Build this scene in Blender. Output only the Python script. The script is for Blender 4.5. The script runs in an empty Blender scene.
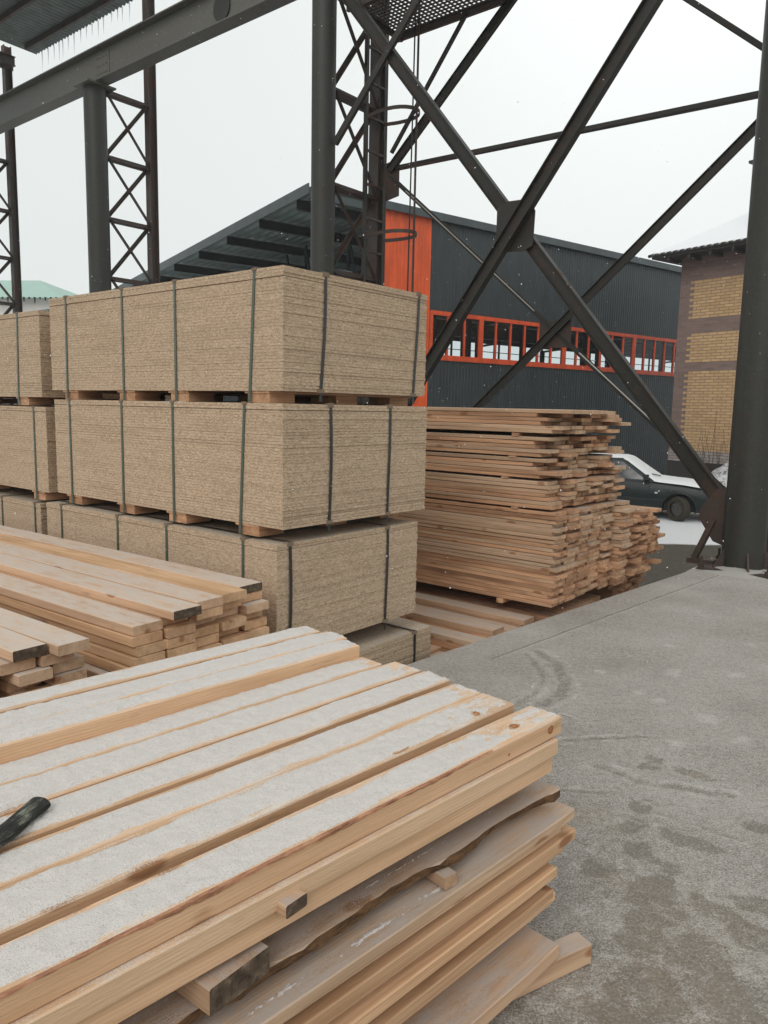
import bpy, bmesh, math, random
import numpy as np
from mathutils import Vector, Matrix, noise
rnd = random.Random(7)
D = bpy.data; S = bpy.context.scene; COL = S.collection
R = math.radians
rotA = R(50.8)                                   # yard grid: x' = A (towards the warehouse), y' = B (along the runway)
A = Vector((math.cos(rotA), math.sin(rotA), 0)); B = Vector((-A.y, A.x, 0))
def W(a, b, z=0.0): return A*a + B*b + Vector((0, 0, z))
PI = math.pi
YARD = -0.85

# ---------------------------------------------------------------- materials
class NT:
    def __init__(s, name):
        s.m = D.materials.new(name); s.m.use_nodes = True
        s.t = s.m.node_tree; s.t.nodes.clear()
        s.out = s.n('ShaderNodeOutputMaterial'); s.b = s.n('ShaderNodeBsdfPrincipled')
        s.l(s.b.outputs[0], s.out.inputs[0])
    def n(s, typ, **kw):
        x = s.t.nodes.new(typ)
        for k, v in kw.items(): setattr(x, k, v)
        return x
    def l(s, a, b): s.t.links.new(a, b)
    def _set(s, inp, v):
        if hasattr(v, 'is_linked'): s.l(v, inp)
        elif isinstance(v, (tuple, list)) and len(v) == 3 and inp.type == 'RGBA': inp.default_value = (*v, 1)
        else: inp.default_value = v
    def math(s, op, a, b=0.0, c=0.0, clamp=False):
        x = s.n('ShaderNodeMath', operation=op, use_clamp=clamp)
        s._set(x.inputs[0], a); s._set(x.inputs[1], b); s._set(x.inputs[2], c); return x.outputs[0]
    def vmath(s, op, a, b=(0,0,0)):
        x = s.n('ShaderNodeVectorMath', operation=op); s._set(x.inputs[0], a); s._set(x.inputs[1], b); return x.outputs[0]
    def scale(s, v, sc):
        x = s.n('ShaderNodeMapping'); s._set(x.inputs['Vector'], v); x.inputs['Scale'].default_value = sc; return x.outputs[0]
    def noise(s, v, sc=5., det=4., rough=.6, dist=0.):
        x = s.n('ShaderNodeTexNoise'); s._set(x.inputs['Vector'], v)
        x.inputs['Scale'].default_value = sc; x.inputs['Detail'].default_value = det
        x.inputs['Roughness'].default_value = rough; x.inputs['Distortion'].default_value = dist; return x.outputs['Fac']
    def ramp(s, f, *st):
        x = s.n('ShaderNodeValToRGB'); s._set(x.inputs[0], f); e = x.color_ramp.elements
        while len(e) < len(st): e.new(.5)
        for i, (p, c) in enumerate(st):
            e[i].position = p; e[i].color = (*c, 1) if isinstance(c, (tuple, list)) else (c, c, c, 1)
        return x.outputs[0]
    def sm(s, f, lo, hi):
        x = s.n('ShaderNodeMapRange', interpolation_type='SMOOTHSTEP'); s._set(x.inputs[0], f)
        x.inputs[1].default_value = lo; x.inputs[2].default_value = hi; return x.outputs[0]
    def mix(s, f, a, b, mode='MIX'):
        x = s.n('ShaderNodeMix', data_type='RGBA', blend_type=mode)
        s._set(x.inputs[0], f); s._set(x.inputs[6], a); s._set(x.inputs[7], b); return x.outputs[2]
    def obj(s): return s.n('ShaderNodeTexCoord').outputs['Object']
    def pos(s): return s.n('ShaderNodeNewGeometry').outputs['Position']
    def nz(s):
        g = s.n('ShaderNodeNewGeometry'); x = s.n('ShaderNodeSeparateXYZ'); s.l(g.outputs['Normal'], x.inputs[0]); return x.outputs[2]
    def rand(s): return s.n('ShaderNodeObjectInfo').outputs['Random']
    def sep(s, v):
        x = s.n('ShaderNodeSeparateXYZ'); s._set(x.inputs[0], v); return x.outputs
    def comb(s, a, b, c):
        x = s.n('ShaderNodeCombineXYZ'); s._set(x.inputs[0], a); s._set(x.inputs[1], b); s._set(x.inputs[2], c); return x.outputs[0]
    def bump(s, h, d=.002, st=1.):
        x = s.n('ShaderNodeBump'); s._set(x.inputs['Height'], h); x.inputs['Distance'].default_value = d; x.inputs['Strength'].default_value = st
        s.l(x.outputs[0], s.b.inputs['Normal'])
    def fin(s, col, rough=.7, spec=.3, metal=0.):
        s._set(s.b.inputs['Base Color'], col); s._set(s.b.inputs['Roughness'], rough)
        s.b.inputs['Specular IOR Level'].default_value = spec; s.b.inputs['Metallic'].default_value = metal
        return s.m

SNOW = (.80, .80, .82)
def wood_mat(name, light, dark, dust=0., var=.25, dustcol=(.62, .60, .57), knot=1.0, red=0.0):
    t = NT(name); o = t.obj(); isl = t.n('ShaderNodeNewGeometry').outputs['Random Per Island']; r = t.math('FRACT', t.math('ADD', t.rand(), isl))
    off = t.comb(t.math('MULTIPLY', r, 37.), t.math('MULTIPLY', r, 91.), t.math('MULTIPLY', r, 53.))
    v = t.vmath('ADD', o, off)
    x, y, z = t.sep(v)
    wob = t.noise(t.scale(v, (.9, 4, 4)), 1., 3.)
    sx, sy, sz = t.sep(o)
    cy = t.math('ADD', sy, t.math('MULTIPLY_ADD', r, .12, -.06)); cz = t.math('ADD', sz, t.math('MULTIPLY_ADD', t.math('FRACT', t.math('MULTIPLY', r, 17.)), .16, .02))
    rad = t.math('SQRT', t.math('ADD', t.math('MULTIPLY', cy, cy), t.math('MULTIPLY', cz, cz)))
    ring = t.math('SINE', t.math('MULTIPLY', t.math('ADD', rad, t.math('MULTIPLY', wob, .045)), 900.))
    ring = t.math('MULTIPLY_ADD', ring, .5, .5)
    streak = t.noise(t.scale(v, (1.3, 48, 48)), 1., 6., .72)
    big = t.noise(t.scale(v, (1.2, 9, 9)), 1., 3.)
    ring = t.math('MULTIPLY', ring, t.sm(big, .35, .65))
    f = t.math('ADD', t.math('MULTIPLY', ring, .16), t.math('ADD', t.math('MULTIPLY', streak, .60), t.math('MULTIPLY', big, .38)))
    c = t.ramp(f, (.36, dark), (.50, tuple((a_+b_)/2 for a_, b_ in zip(dark, light))), (.66, light))
    # knots
    vo = t.n('ShaderNodeTexVoronoi'); t.l(t.scale(v, (5.5, 13, 13)), vo.inputs['Vector']); vo.inputs['Scale'].default_value = 1.
    k = t.sm(vo.outputs['Distance'], .27, .16)
    k = t.math('MULTIPLY', t.math('MULTIPLY', k, knot), t.math('GREATER_THAN', t.sep(vo.outputs['Color'])[0], .72))
    c = t.mix(t.math('MULTIPLY', k, .8), c, (.30, .135, .06))
    # per board tint
    tint = t.ramp(r, (0., (1-var, 1-var*1.1, 1-var*1.2)), (.5, (1, .96, .92)), (1., (1-var*.3, 1-var*.15, 1-var*.1)))
    c = t.mix(1., c, tint, 'MULTIPLY')
    # weather stains
    st = t.sm(t.noise(t.scale(v, (2.5, 14, 14)), 1., 5., .7), .60, .75)
    c = t.mix(t.math('MULTIPLY', st, .45), c, (.16, .105, .07))
    if dust > 0:
        up = t.sm(t.nz(), .5, .9)
        dn = t.noise(t.scale(v, (6, 22, 22)), 1., 6., .7); fine = t.noise(v, 420., 2., .7)
        dd = t.math('MULTIPLY', up, t.sm(t.math('ADD', dn, t.math('MULTIPLY', t.math('SUBTRACT', fine, .5), .9)), .62-dust*.45, .80-dust*.35))
        c = t.mix(dd, c, dustcol)
    h = t.math('ADD', t.math('MULTIPLY', streak, .8), t.math('MULTIPLY', t.noise(t.scale(v, (40, 260, 260)), 1., 2.), .5))
    t.bump(h, .0022, .8)
    return t.fin(c, .78, .22)
M = {}
M['pine'] = wood_mat('pine_sawn', (.70, .455, .28), (.45, .26, .14), dust=.0, var=.18)
M['pine_dusty'] = wood_mat('pine_sawn_dusty', (.64, .44, .295), (.40, .255, .16), dust=.62, var=.22, dustcol=(.46, .385, .335))
M['pine_front'] = wood_mat('pine_planed', (.74, .50, .325), (.54, .34, .195), dust=.42, var=.12, dustcol=(.66, .60, .54))
M['pine_top'] = wood_mat('pine_frosted', (.70, .475, .32), (.46, .285, .18), dust=.72, var=.18, dustcol=(.58, .495, .43))
M['pine_old'] = wood_mat('pine_aged', (.68, .405, .245), (.33, .175, .10), dust=.15, var=.34, dustcol=(.6, .56, .52))
def dark_end_mat():
    t = NT('weathered_wood_end'); o = t.obj(); r = t.rand()
    v = t.vmath('ADD', o, t.comb(r, r, r)); n = t.noise(v, 45., 5., .7)
    c = t.ramp(n, (.3, (.045, .032, .022)), (.55, (.12, .085, .06)), (.72, (.27, .20, .14)))
    t.bump(n, .003); return t.fin(c, .85, .2)
M['dark_end'] = dark_end_mat()
def bark_mat():
    t = NT('bark_edge'); n = t.noise(t.scale(t.obj(), (18, 80, 80)), 1., 5., .7)
    t.bump(n, .006); return t.fin(t.ramp(n, (.3, (.05, .03, .02)), (.7, (.22, .12, .06))), .9, .1)
M['bark'] = bark_mat()
def snow_mat(name, col=SNOW, speck=.35, grain=700.):
    t = NT(name); p = t.obj(); n = t.noise(p, grain, 2., .7); n2 = t.noise(p, 60., 4., .65)
    c = t.mix(t.math('MULTIPLY', t.sm(n, .50, .75), speck), col, (col[0]*.62, col[1]*.60, col[2]*.58))
    c = t.mix(t.math('MULTIPLY', t.sm(n2, .55, .75), .22), c, (col[0]*.86, col[1]*.80, col[2]*.74))
    t.bump(t.math('ADD', n, t.math('MULTIPLY', n2, .8)), .0035, .8)
    return t.fin(c, .85, .2)
M['snow_grainy'] = snow_mat('granular_snow', (.67, .625, .59), .75, 330.)
M['frost'] = snow_mat('thin_frost', (.42, .40, .37), .4, 200.)
M['snow'] = snow_mat('settled_snow', (.84, .85, .87), .12, 90.)
def steel_mat(name, base, rust, amt=.5, light=(.2,.21,.2)):
    t = NT(name); p = t.obj(); r = t.rand(); v = t.vmath('ADD', p, t.comb(t.math('MULTIPLY', r, 9.), r, t.math('MULTIPLY', r, 5.)))
    n = t.noise(v, 3.2, 7., .72); n2 = t.noise(v, 28., 5., .7)
    c = t.mix(t.sm(n2, .45, .75), base, tuple(x*1.5 for x in base))
    f = t.sm(t.math('ADD', t.math('MULTIPLY', n, .7), t.math('MULTIPLY', n2, .35)), .72-amt*.30, .80-amt*.22)
    c = t.mix(f, c, rust)
    sp = t.sm(t.noise(v, 120., 2., .5), .70, .76)
    c = t.mix(t.math('MULTIPLY', sp, .55), c, light)
    t.bump(n2, .003, .6)
    return t.fin(c, t.math('MULTIPLY_ADD', f, .3, .5), .4)
M['steel'] = steel_mat('grey_painted_steel', (.020, .017, .013), (.055, .032, .02), .62, (.2, .17, .14))
M['beam'] = steel_mat('runway_beam_paint', (.105, .10, .085), (.085, .062, .045), .35, (.3, .3, .28))
M['pipe'] = steel_mat('column_paint', (.028, .028, .022), (.045, .03, .02), .55)
M['rusty'] = steel_mat('rusty_steel', (.047, .033, .027), (.080, .036, .023), .75, (.2,.16,.13))
def plain(name, col, rough=.6, spec=.4, metal=0., nscale=25., amp=.18, bump=.001):
    t = NT(name); n = t.noise(t.obj(), nscale, 5., .65)
    c = t.mix(n, tuple(x*(1-amp) for x in col), tuple(min(1, x*(1+amp)) for x in col))
    t.bump(n, bump, .5); return t.fin(c, rough, spec, metal)
M['strap'] = plain('green_strapping', (.075, .10, .075), .35, .6)
M['strap_dark'] = plain('black_strapping', (.018, .02, .02), .35, .6)
M['guard'] = plain('cardboard_corner_guard', (.22, .165, .12), .85, .1)
def chip_mat():
    t = NT('chipboard_edges'); o = t.obj(); x, y, z = t.sep(o); r = t.rand()
    v = t.vmath('ADD', o, t.comb(r, r, t.math('MULTIPLY', r, 3.)))
    n1 = t.noise(t.scale(v, (48, 48, 150)), 1., 4., .8); n2 = t.noise(t.scale(v, (150, 150, 300)), 1., 2., .8)
    n3 = t.noise(t.scale(v, (2, 2, 22)), 1., 4., .6)
    f = t.math('ADD', t.math('MULTIPLY', n1, .6), t.math('MULTIPLY', n2, .5))
    c = t.ramp(f, (.40, (.12, .068, .036)), (.475, (.41, .29, .19)), (.58, (.57, .425, .295)), (.70, (.80, .65, .50)))
    lay = t.math('FRACT', t.math('DIVIDE', z, .0164)); ln = t.math('MULTIPLY', t.sm(lay, .14, .02), t.sm(t.nz(), .5, .2))
    c = t.mix(t.math('MULTIPLY', ln, .14), c, (.11, .075, .045))
    c = t.mix(t.math('MULTIPLY', t.sm(n3, .45, .7), .22), c, (.25, .18, .115))
    up = t.sm(t.nz(), .6, .9)
    c = t.mix(t.math('MULTIPLY', up, t.sm(t.noise(v, 30., 5.), .35, .6)), c, (.42, .37, .31))
    t.bump(f, .004, .9); return t.fin(c, .85, .15)
M['chip'] = chip_mat()
def clad_mat(name, col, rough=.45):
    t = NT(name); p = t.obj(); n = t.noise(t.scale(p, (1, 1, .25)), 3., 5., .7); n2 = t.noise(p, 40., 3.)
    c = t.mix(t.sm(n, .35, .7), tuple(x*.82 for x in col), tuple(min(1, x*1.2) for x in col))
    c = t.mix(t.math('MULTIPLY', t.sm(n2, .62, .7), .15), c, tuple(min(1, x*1.8+.03) for x in col))
    return t.fin(c, rough, .4)
M['clad'] = clad_mat('charcoal_cladding', (.030, .039, .042))
M['trim'] = clad_mat('grey_roof_trim', (.065, .08, .085))
M['orange'] = clad_mat('orange_cladding', (.74, .10, .018))
M['orange_frame'] = clad_mat('orange_frame_paint', (.66, .085, .025))
M['roof_under'] = clad_mat('galvanised_roof_sheet', (.17, .20, .19), .4)
M['roof_green'] = clad_mat('dark_green_roof_sheet', (.13, .175, .16), .45)
M['interior'] = plain('dark_interior', (.03, .033, .036), .8, .2)
M['blue_steel'] = plain('pale_blue_steel', (.30, .36, .42), .5, .4)
def glass_mat():
    t = NT('window_glass'); t.t.nodes.remove(t.b)
    g = t.n('ShaderNodeBsdfGlossy'); g.inputs['Roughness'].default_value = .08; g.inputs['Color'].default_value = (.9, .95, 1, 1)
    tr = t.n('ShaderNodeBsdfTransparent'); tr.inputs['Color'].default_value = (.72, .78, .80, 1)
    f = t.n('ShaderNodeFresnel'); f.inputs[0].default_value = 1.35; mx = t.n('ShaderNodeMixShader')
    t.l(f.outputs[0], mx.inputs[0]); t.l(tr.outputs[0], mx.inputs[1]); t.l(g.outputs[0], mx.inputs[2]); t.l(mx.outputs[0], t.out.inputs[0])
    return t.m
M['glass'] = glass_mat()
def concrete_mat():
    t = NT('frosted_concrete'); p = t.pos()
    at = t.n('ShaderNodeAttribute'); at.attribute_name = 'wear'; w = t.sep(at.outputs['Color'])
    w = [t.sm(t.math('ADD', w[0], t.math('MULTIPLY', t.math('SUBTRACT', t.noise(p, 26., 6., .8), .5), 1.3)), .22, .85), w[1], w[2]]
    g = t.noise(p, 150., 3., .85); g2 = t.noise(p, 420., 2., .8); m = t.noise(p, 34., 5., .75); l = t.noise(p, 1.1, 4., .6); s2 = t.noise(p, 7., 5., .7, .8)
    py = t.sep(p)[1]
    near = t.sm(py, 4.2, 1.6)                      # trodden, damper concrete close to the pile
    g = t.math('ADD', t.math('MULTIPLY', g, .7), t.math('MULTIPLY', g2, .3))
    fr = t.math('ADD', t.math('MULTIPLY', g, 1.05), t.math('ADD', t.math('MULTIPLY', m, .32), t.math('MULTIPLY', l, .28)))
    fr = t.math('SUBTRACT', fr, t.math('MULTIPLY', near, .03))
    fr = t.math('SUBTRACT', fr, t.math('MULTIPLY', w[0], .12))
    fr = t.math('ADD', fr, t.math('MULTIPLY', w[1], .14))
    frost = t.sm(fr, .68, .98)
    conc = t.ramp(s2, (.3, (.195, .168, .138)), (.55, (.245, .213, .176)), (.8, (.30, .262, .217)))
    conc = t.mix(t.math('MULTIPLY', t.sm(g, .46, .60), .75), conc, (.37, .34, .31))
    conc = t.mix(t.math('MULTIPLY', t.sm(m, .42, .30), .6), conc, (.13, .11, .09))
    conc = t.mix(t.math('MULTIPLY', w[2], .35), conc, (.36, .26, .175))
    c = t.mix(t.math('MULTIPLY', frost, .92), conc, (.61, .575, .54))
    vo = t.n('ShaderNodeTexVoronoi'); t.l(p, vo.inputs['Vector']); vo.inputs['Scale'].default_value = 70.
    g = t.math('ADD', g, t.math('MULTIPLY', t.math('MULTIPLY', vo.outputs['Distance'], near), -.5))
    h = t.math('ADD', t.math('MULTIPLY', g, 1.6), t.math('ADD', t.math('MULTIPLY', m, .7), t.math('MULTIPLY', w[1], .5)))
    t.bump(h, .006, .9)
    return t.fin(c, t.math('MULTIPLY_ADD', w[0], -.12, .85), .2)
M['concrete'] = concrete_mat()
def yard_mat():
    t = NT('yard_snow'); p = t.pos(); x, y, z = t.sep(p)
    n = t.noise(p, 2.2, 5., .65); m = t.noise(p, 18., 5., .75)
    f = t.sm(t.math('ADD', y, t.math('MULTIPLY', t.math('SUBTRACT', n, .5), .35)), 13.55, 13.72)
    d = t.ramp(m, (.3, (.06, .053, .042)), (.6, (.11, .098, .078)), (.8, (.14, .125, .10)))
    sn = t.mix(t.sm(m, .58, .74), (.78, .785, .80), (.45, .43, .40))
    c = t.mix(f, d, sn); t.bump(m, .03, .7); return t.fin(c, .85, .2)
M['yard'] = yard_mat()
def brick_mat(name, c1, c2, mortar, bond=.5):
    t = NT(name); o = t.obj(); x, y, z = t.sep(o)
    b = t.n('ShaderNodeTexBrick'); t.l(t.comb(t.math('ADD', x, y), z, 0.), b.inputs['Vector'])
    b.inputs['Scale'].default_value = 1.; b.inputs['Brick Width'].default_value = .26; b.inputs['Row Height'].default_value = .075
    b.inputs['Mortar Size'].default_value = .008; b.inputs['Color1'].default_value = (*c1, 1); b.inputs['Color2'].default_value = (*c2, 1); b.inputs['Mortar'].default_value = (*mortar, 1)
    n = t.noise(o, 9., 5., .7); c = t.mix(.5, b.outputs[0], t.ramp(n, (.3, .72), (.7, 1.)), 'MULTIPLY')
    bp = t.math('SUBTRACT', 1., b.outputs[1]); t.bump(bp, .008); return t.fin(c, .85, .2)
M['brick_yellow'] = brick_mat('yellow_brick', (.64, .43, .23), (.53, .34, .175), (.28, .20, .135))
M['brick_mauve'] = brick_mat('mauve_brick', (.28, .19, .165), (.21, .145, .13), (.25, .19, .165))
M['brick_plinth'] = brick_mat('frosted_brick', (.33, .28, .26), (.42, .38, .36), (.20, .15, .13))
M['tile'] = plain('dark_roof_tile', (.035, .03, .03), .6)
M['plaster'] = plain('pale_plaster', (.62, .58, .55), .8, .2, nscale=2.)
M['green_roof'] = plain('hazed_green_metal_roof', (.34, .50, .43), .5, .3, nscale=1.)  # green made paler in the colour for distance haze and snow
M['carpaint'] = plain('dark_green_car_paint', (.006, .012, .012), .35, .35, nscale=3., amp=.1, bump=.0)
M['carglass'] = plain('car_glass', (.02, .025, .028), .08, .7, bump=0.)
M['rubber'] = plain('muddy_rubber', (.045, .036, .028), .8, .2)
M['rim'] = plain('dirty_wheel_rim', (.10, .095, .09), .5, .4, .3)
M['black'] = plain('black_plastic', (.014, .014, .015), .5, .4)
M['lamp'] = plain('clear_lamp_lens', (.5, .5, .5), .2, .6)
M['red_lamp'] = plain('red_lamp_lens', (.3, .02, .02), .25, .6)
M['red_paint'] = plain('red_paint', (.45, .03, .03), .5, .4)
M['twig'] = plain('dry_twig', (.07, .05, .04), .9, .1)
M['cable'] = plain('black_cable', (.02, .02, .028), .5, .4)
def charred():
    t = NT('charred_wood'); n = t.noise(t.scale(t.obj(), (10, 70, 70)), 1., 5., .75)
    t.bump(n, .006); return t.fin(t.ramp(n, (.40, (.012, .012, .011)), (.54, (.035, .035, .030)), (.66, (.26, .27, .21))), .75, .3)
M['charred'] = charred()
def ice():
    t = NT('ice'); t.b.inputs['Transmission Weight'].default_value = .7; t.b.inputs['IOR'].default_value = 1.31
    return t.fin((.85, .9, .92), .1, .5)
M['ice'] = ice()

# ---------------------------------------------------------------- mesh helpers
class MB:
    def __init__(s): s.v = []; s.f = []; s.mi = []
    def add(s, vs, fs, mi=0):
        o = len(s.v); s.v += [tuple(v) for v in vs]; s.f += [tuple(i+o for i in f) for f in fs]; s.mi += [mi]*len(fs)
    def box(s, x0, x1, y0, y1, z0, z1, mi=0, T=None):
        vs = [Vector(p) for p in ((x0,y0,z0),(x1,y0,z0),(x1,y1,z0),(x0,y1,z0),(x0,y0,z1),(x1,y0,z1),(x1,y1,z1),(x0,y1,z1))]
        if T is not None: vs = [T @ v for v in vs]
        s.add(vs, [(0,3,2,1),(4,5,6,7),(0,1,5,4),(1,2,6,5),(2,3,7,6),(3,0,4,7)], mi)
    def prism(s, poly, T, d0, d1, mi=0):
        """poly: 2D points extruded along local z from d0 to d1; T places it"""
        n = len(poly); vs = [T @ Vector((x, y, d0)) for x, y in poly] + [T @ Vector((x, y, d1)) for x, y in poly]
        fs = [tuple(range(n-1, -1, -1)), tuple(range(n, 2*n))] + [(i, (i+1) % n, n+(i+1) % n, n+i) for i in range(n)]
        s.add(vs, fs, mi)
    def sect(s, p, q, prof, up=Vector((0,0,1)), mi=0):
        """sweep closed profile (list of (side, up) points) from p to q"""
        p, q = Vector(p), Vector(q); d = (q-p).normalized(); side = d.cross(up)
        if side.length < 1e-4: side = d.cross(Vector((1,0,0)))
        side.normalize(); u = side.cross(d).normalized(); n = len(prof)
        vs = [p+side*a+u*b for a, b in prof] + [q+side*a+u*b for a, b in prof]
        s.add(vs, [tuple(range(n)), tuple(range(2*n-1, n-1, -1))] + [(i, n+i, n+(i+1) % n, (i+1) % n) for i in range(n)], mi)
    def tube(s, pts, r, n=8, mi=0, close=False):
        pts = [Vector(p) for p in pts]; m = len(pts); rings = []
        prev = None
        for i, p in enumerate(pts):
            a = pts[(i-1) % m] if (close or i > 0) else p; b = pts[(i+1) % m] if (close or i < m-1) else p
            d = (b-a).normalized(); ref = Vector((0,0,1)) if abs(d.z) < .95 else Vector((1,0,0))
            if prev is not None: ref = prev
            sd = d.cross(ref).normalized(); up = sd.cross(d); prev = up
            rr = r[i] if isinstance(r, (list, tuple)) else r
            rings.append([p+(sd*math.cos(2*PI*k/n)+up*math.sin(2*PI*k/n))*rr for k in range(n)])
        vs = [v for ring in rings for v in ring]; fs = []
        for i in range(m if close else m-1):
            for k in range(n):
                a = i*n+k; b = i*n+(k+1) % n; c = ((i+1) % m)*n+(k+1) % n; e = ((i+1) % m)*n+k; fs.append((a, b, c, e))
        if not close: fs += [tuple(range(n-1, -1, -1)), tuple((m-1)*n+k for k in range(n))]
        s.add(vs, fs, mi)
    def mesh(s, name, mats, smooth=False, recalc=True):
        me = D.meshes.new(name); me.from_pydata(s.v, [], s.f)
        for m in (mats if isinstance(mats, (list, tuple)) else [mats]): me.materials.append(m)
        for p, mi in zip(me.polygons, s.mi): p.material_index = mi
        if recalc:
            bm = bmesh.new(); bm.from_mesh(me); bmesh.ops.recalc_face_normals(bm, faces=bm.faces); bm.to_mesh(me); bm.free()
        if smooth:
            me.polygons.foreach_set('use_smooth', [True]*len(me.polygons))
            try: me.set_sharp_from_angle(angle=R(35))
            except Exception: pass
        return me
    def build(s, name, mats, parent=None, loc=(0,0,0), rz=0., smooth=False, label=None):
        return link(name, s.mesh(name, mats, smooth), parent, loc, rz, label)
def link(name, me, parent=None, loc=(0,0,0), rz=0., label=None):
    o = D.objects.new(name, me); COL.objects.link(o); o.parent = parent
    o.location = loc; o.rotation_euler = (0, 0, rz)
    if label: o['label'] = label
    return o
def tag(o, label=None, cat=None, group=None, kind=None):
    if label: o['label'] = label
    if cat: o['category'] = cat
    if group: o['group'] = group
    if kind: o['kind'] = kind
    return o
def empty(name, label, cat, loc=(0,0,0), rz=0., group=None):
    o = D.objects.new(name, None); COL.objects.link(o); o.location = loc; o.rotation_euler = (0, 0, rz); o.empty_display_size = .1
    return tag(o, label, cat, group)
def rect(w, h): return [(-w/2,-h/2),(w/2,-h/2),(w/2,h/2),(-w/2,h/2)]
def ang(w, t):                                   # L section
    return [(0,0),(w,0),(w,t),(t,t),(t,w),(0,w)]
def chan(w, h, t):                               # channel open to +side
    return [(0,-w/2),(h,-w/2),(h,-w/2+t),(t,-w/2+t),(t,w/2-t),(h,w/2-t),(h,w/2),(0,w/2)]
def isec(h, w, tf, tw):
    return [(-w/2,-h/2),(w/2,-h/2),(w/2,-h/2+tf),(tw/2,-h/2+tf),(tw/2,h/2-tf),(w/2,h/2-tf),(w/2,h/2),(-w/2,h/2),(-w/2,h/2-tf),(-tw/2,h/2-tf),(-tw/2,-h/2+tf),(-w/2,-h/2+tf)]
ORD = ['first','second','third','fourth','fifth','sixth','seventh','eighth','ninth','tenth','eleventh','twelfth','thirteenth','fourteenth','fifteenth','sixteenth','seventeenth','eighteenth','nineteenth','twentieth','twenty-first','twenty-second','twenty-third','twenty-fourth','twenty-fifth']

# ---------------------------------------------------------------- the setting
def np_grid(name, X, Y, Z, mat, colors=None):
    nx, ny = X.shape
    me = D.meshes.new(name); vs = np.stack([X, Y, Z], -1).reshape(-1, 3)
    i = np.arange(nx-1)[:, None]*ny+np.arange(ny-1)[None, :]
    q = np.stack([i, i+ny, i+ny+1, i+1], -1).reshape(-1, 4)
    me.vertices.add(len(vs)); me.vertices.foreach_set('co', vs.astype(np.float32).ravel())
    me.loops.add(q.size); me.loops.foreach_set('vertex_index', q.astype(np.int32).ravel())
    me.polygons.add(len(q)); me.polygons.foreach_set('loop_start', np.arange(0, q.size, 4, dtype=np.int32))
    me.update(calc_edges=True); me.materials.append(mat)
    me.polygons.foreach_set('use_smooth', [True]*len(q))
    if colors is not None:
        ca = me.color_attributes.new('wear', 'FLOAT_COLOR', 'POINT'); ca.data.foreach_set('color', colors.astype(np.float32).reshape(-1))
    return me
mb = MB(); mb.add([(-300,-300,YARD),(300,-300,YARD),(300,300,YARD),(-300,300,YARD)], [(0,1,2,3)])
tag(mb.build('ground', M['yard']), kind='structure')

def vnoise(x, y, seed=0):                         # cheap value noise for numpy arrays
    xi = np.floor(x).astype(int); yi = np.floor(y).astype(int); xf = x-xi; yf = y-yi
    def h(a, b): n = (a*374761393+b*668265263+seed*1442695041) & 0x7fffffff; n = ((n ^ (n >> 13))*1274126177) & 0x7fffffff; return ((n ^ (n >> 16)) & 0xffff)/65535.
    u = xf*xf*(3-2*xf); v = yf*yf*(3-2*yf)
    return (h(xi,yi)*(1-u)+h(xi+1,yi)*u)*(1-v)+(h(xi,yi+1)*(1-u)+h(xi+1,yi+1)*u)*v
def fbm(x, y, sc, o=4, seed=0):
    r = 0; a = .5; t = 0
    for i in range(o): r = r+a*vnoise(x*sc*2**i, y*sc*2**i, seed+i); t += a; a *= .55
    return r/t
def seg_dist(X, Y, pts):
    d = np.full(X.shape, 9.)
    for (x0, y0), (x1, y1) in zip(pts[:-1], pts[1:]):
        dx, dy = x1-x0, y1-y0; t = np.clip(((X-x0)*dx+(Y-y0)*dy)/(dx*dx+dy*dy+1e-9), 0, 1)
        d = np.minimum(d, np.hypot(X-x0-t*dx, Y-y0-t*dy))
    return d
def edgeB(a): return 2.62-(a-3.56)*.0865          # slab edge (B) at A
SLAB_FAR = 8.12
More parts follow.
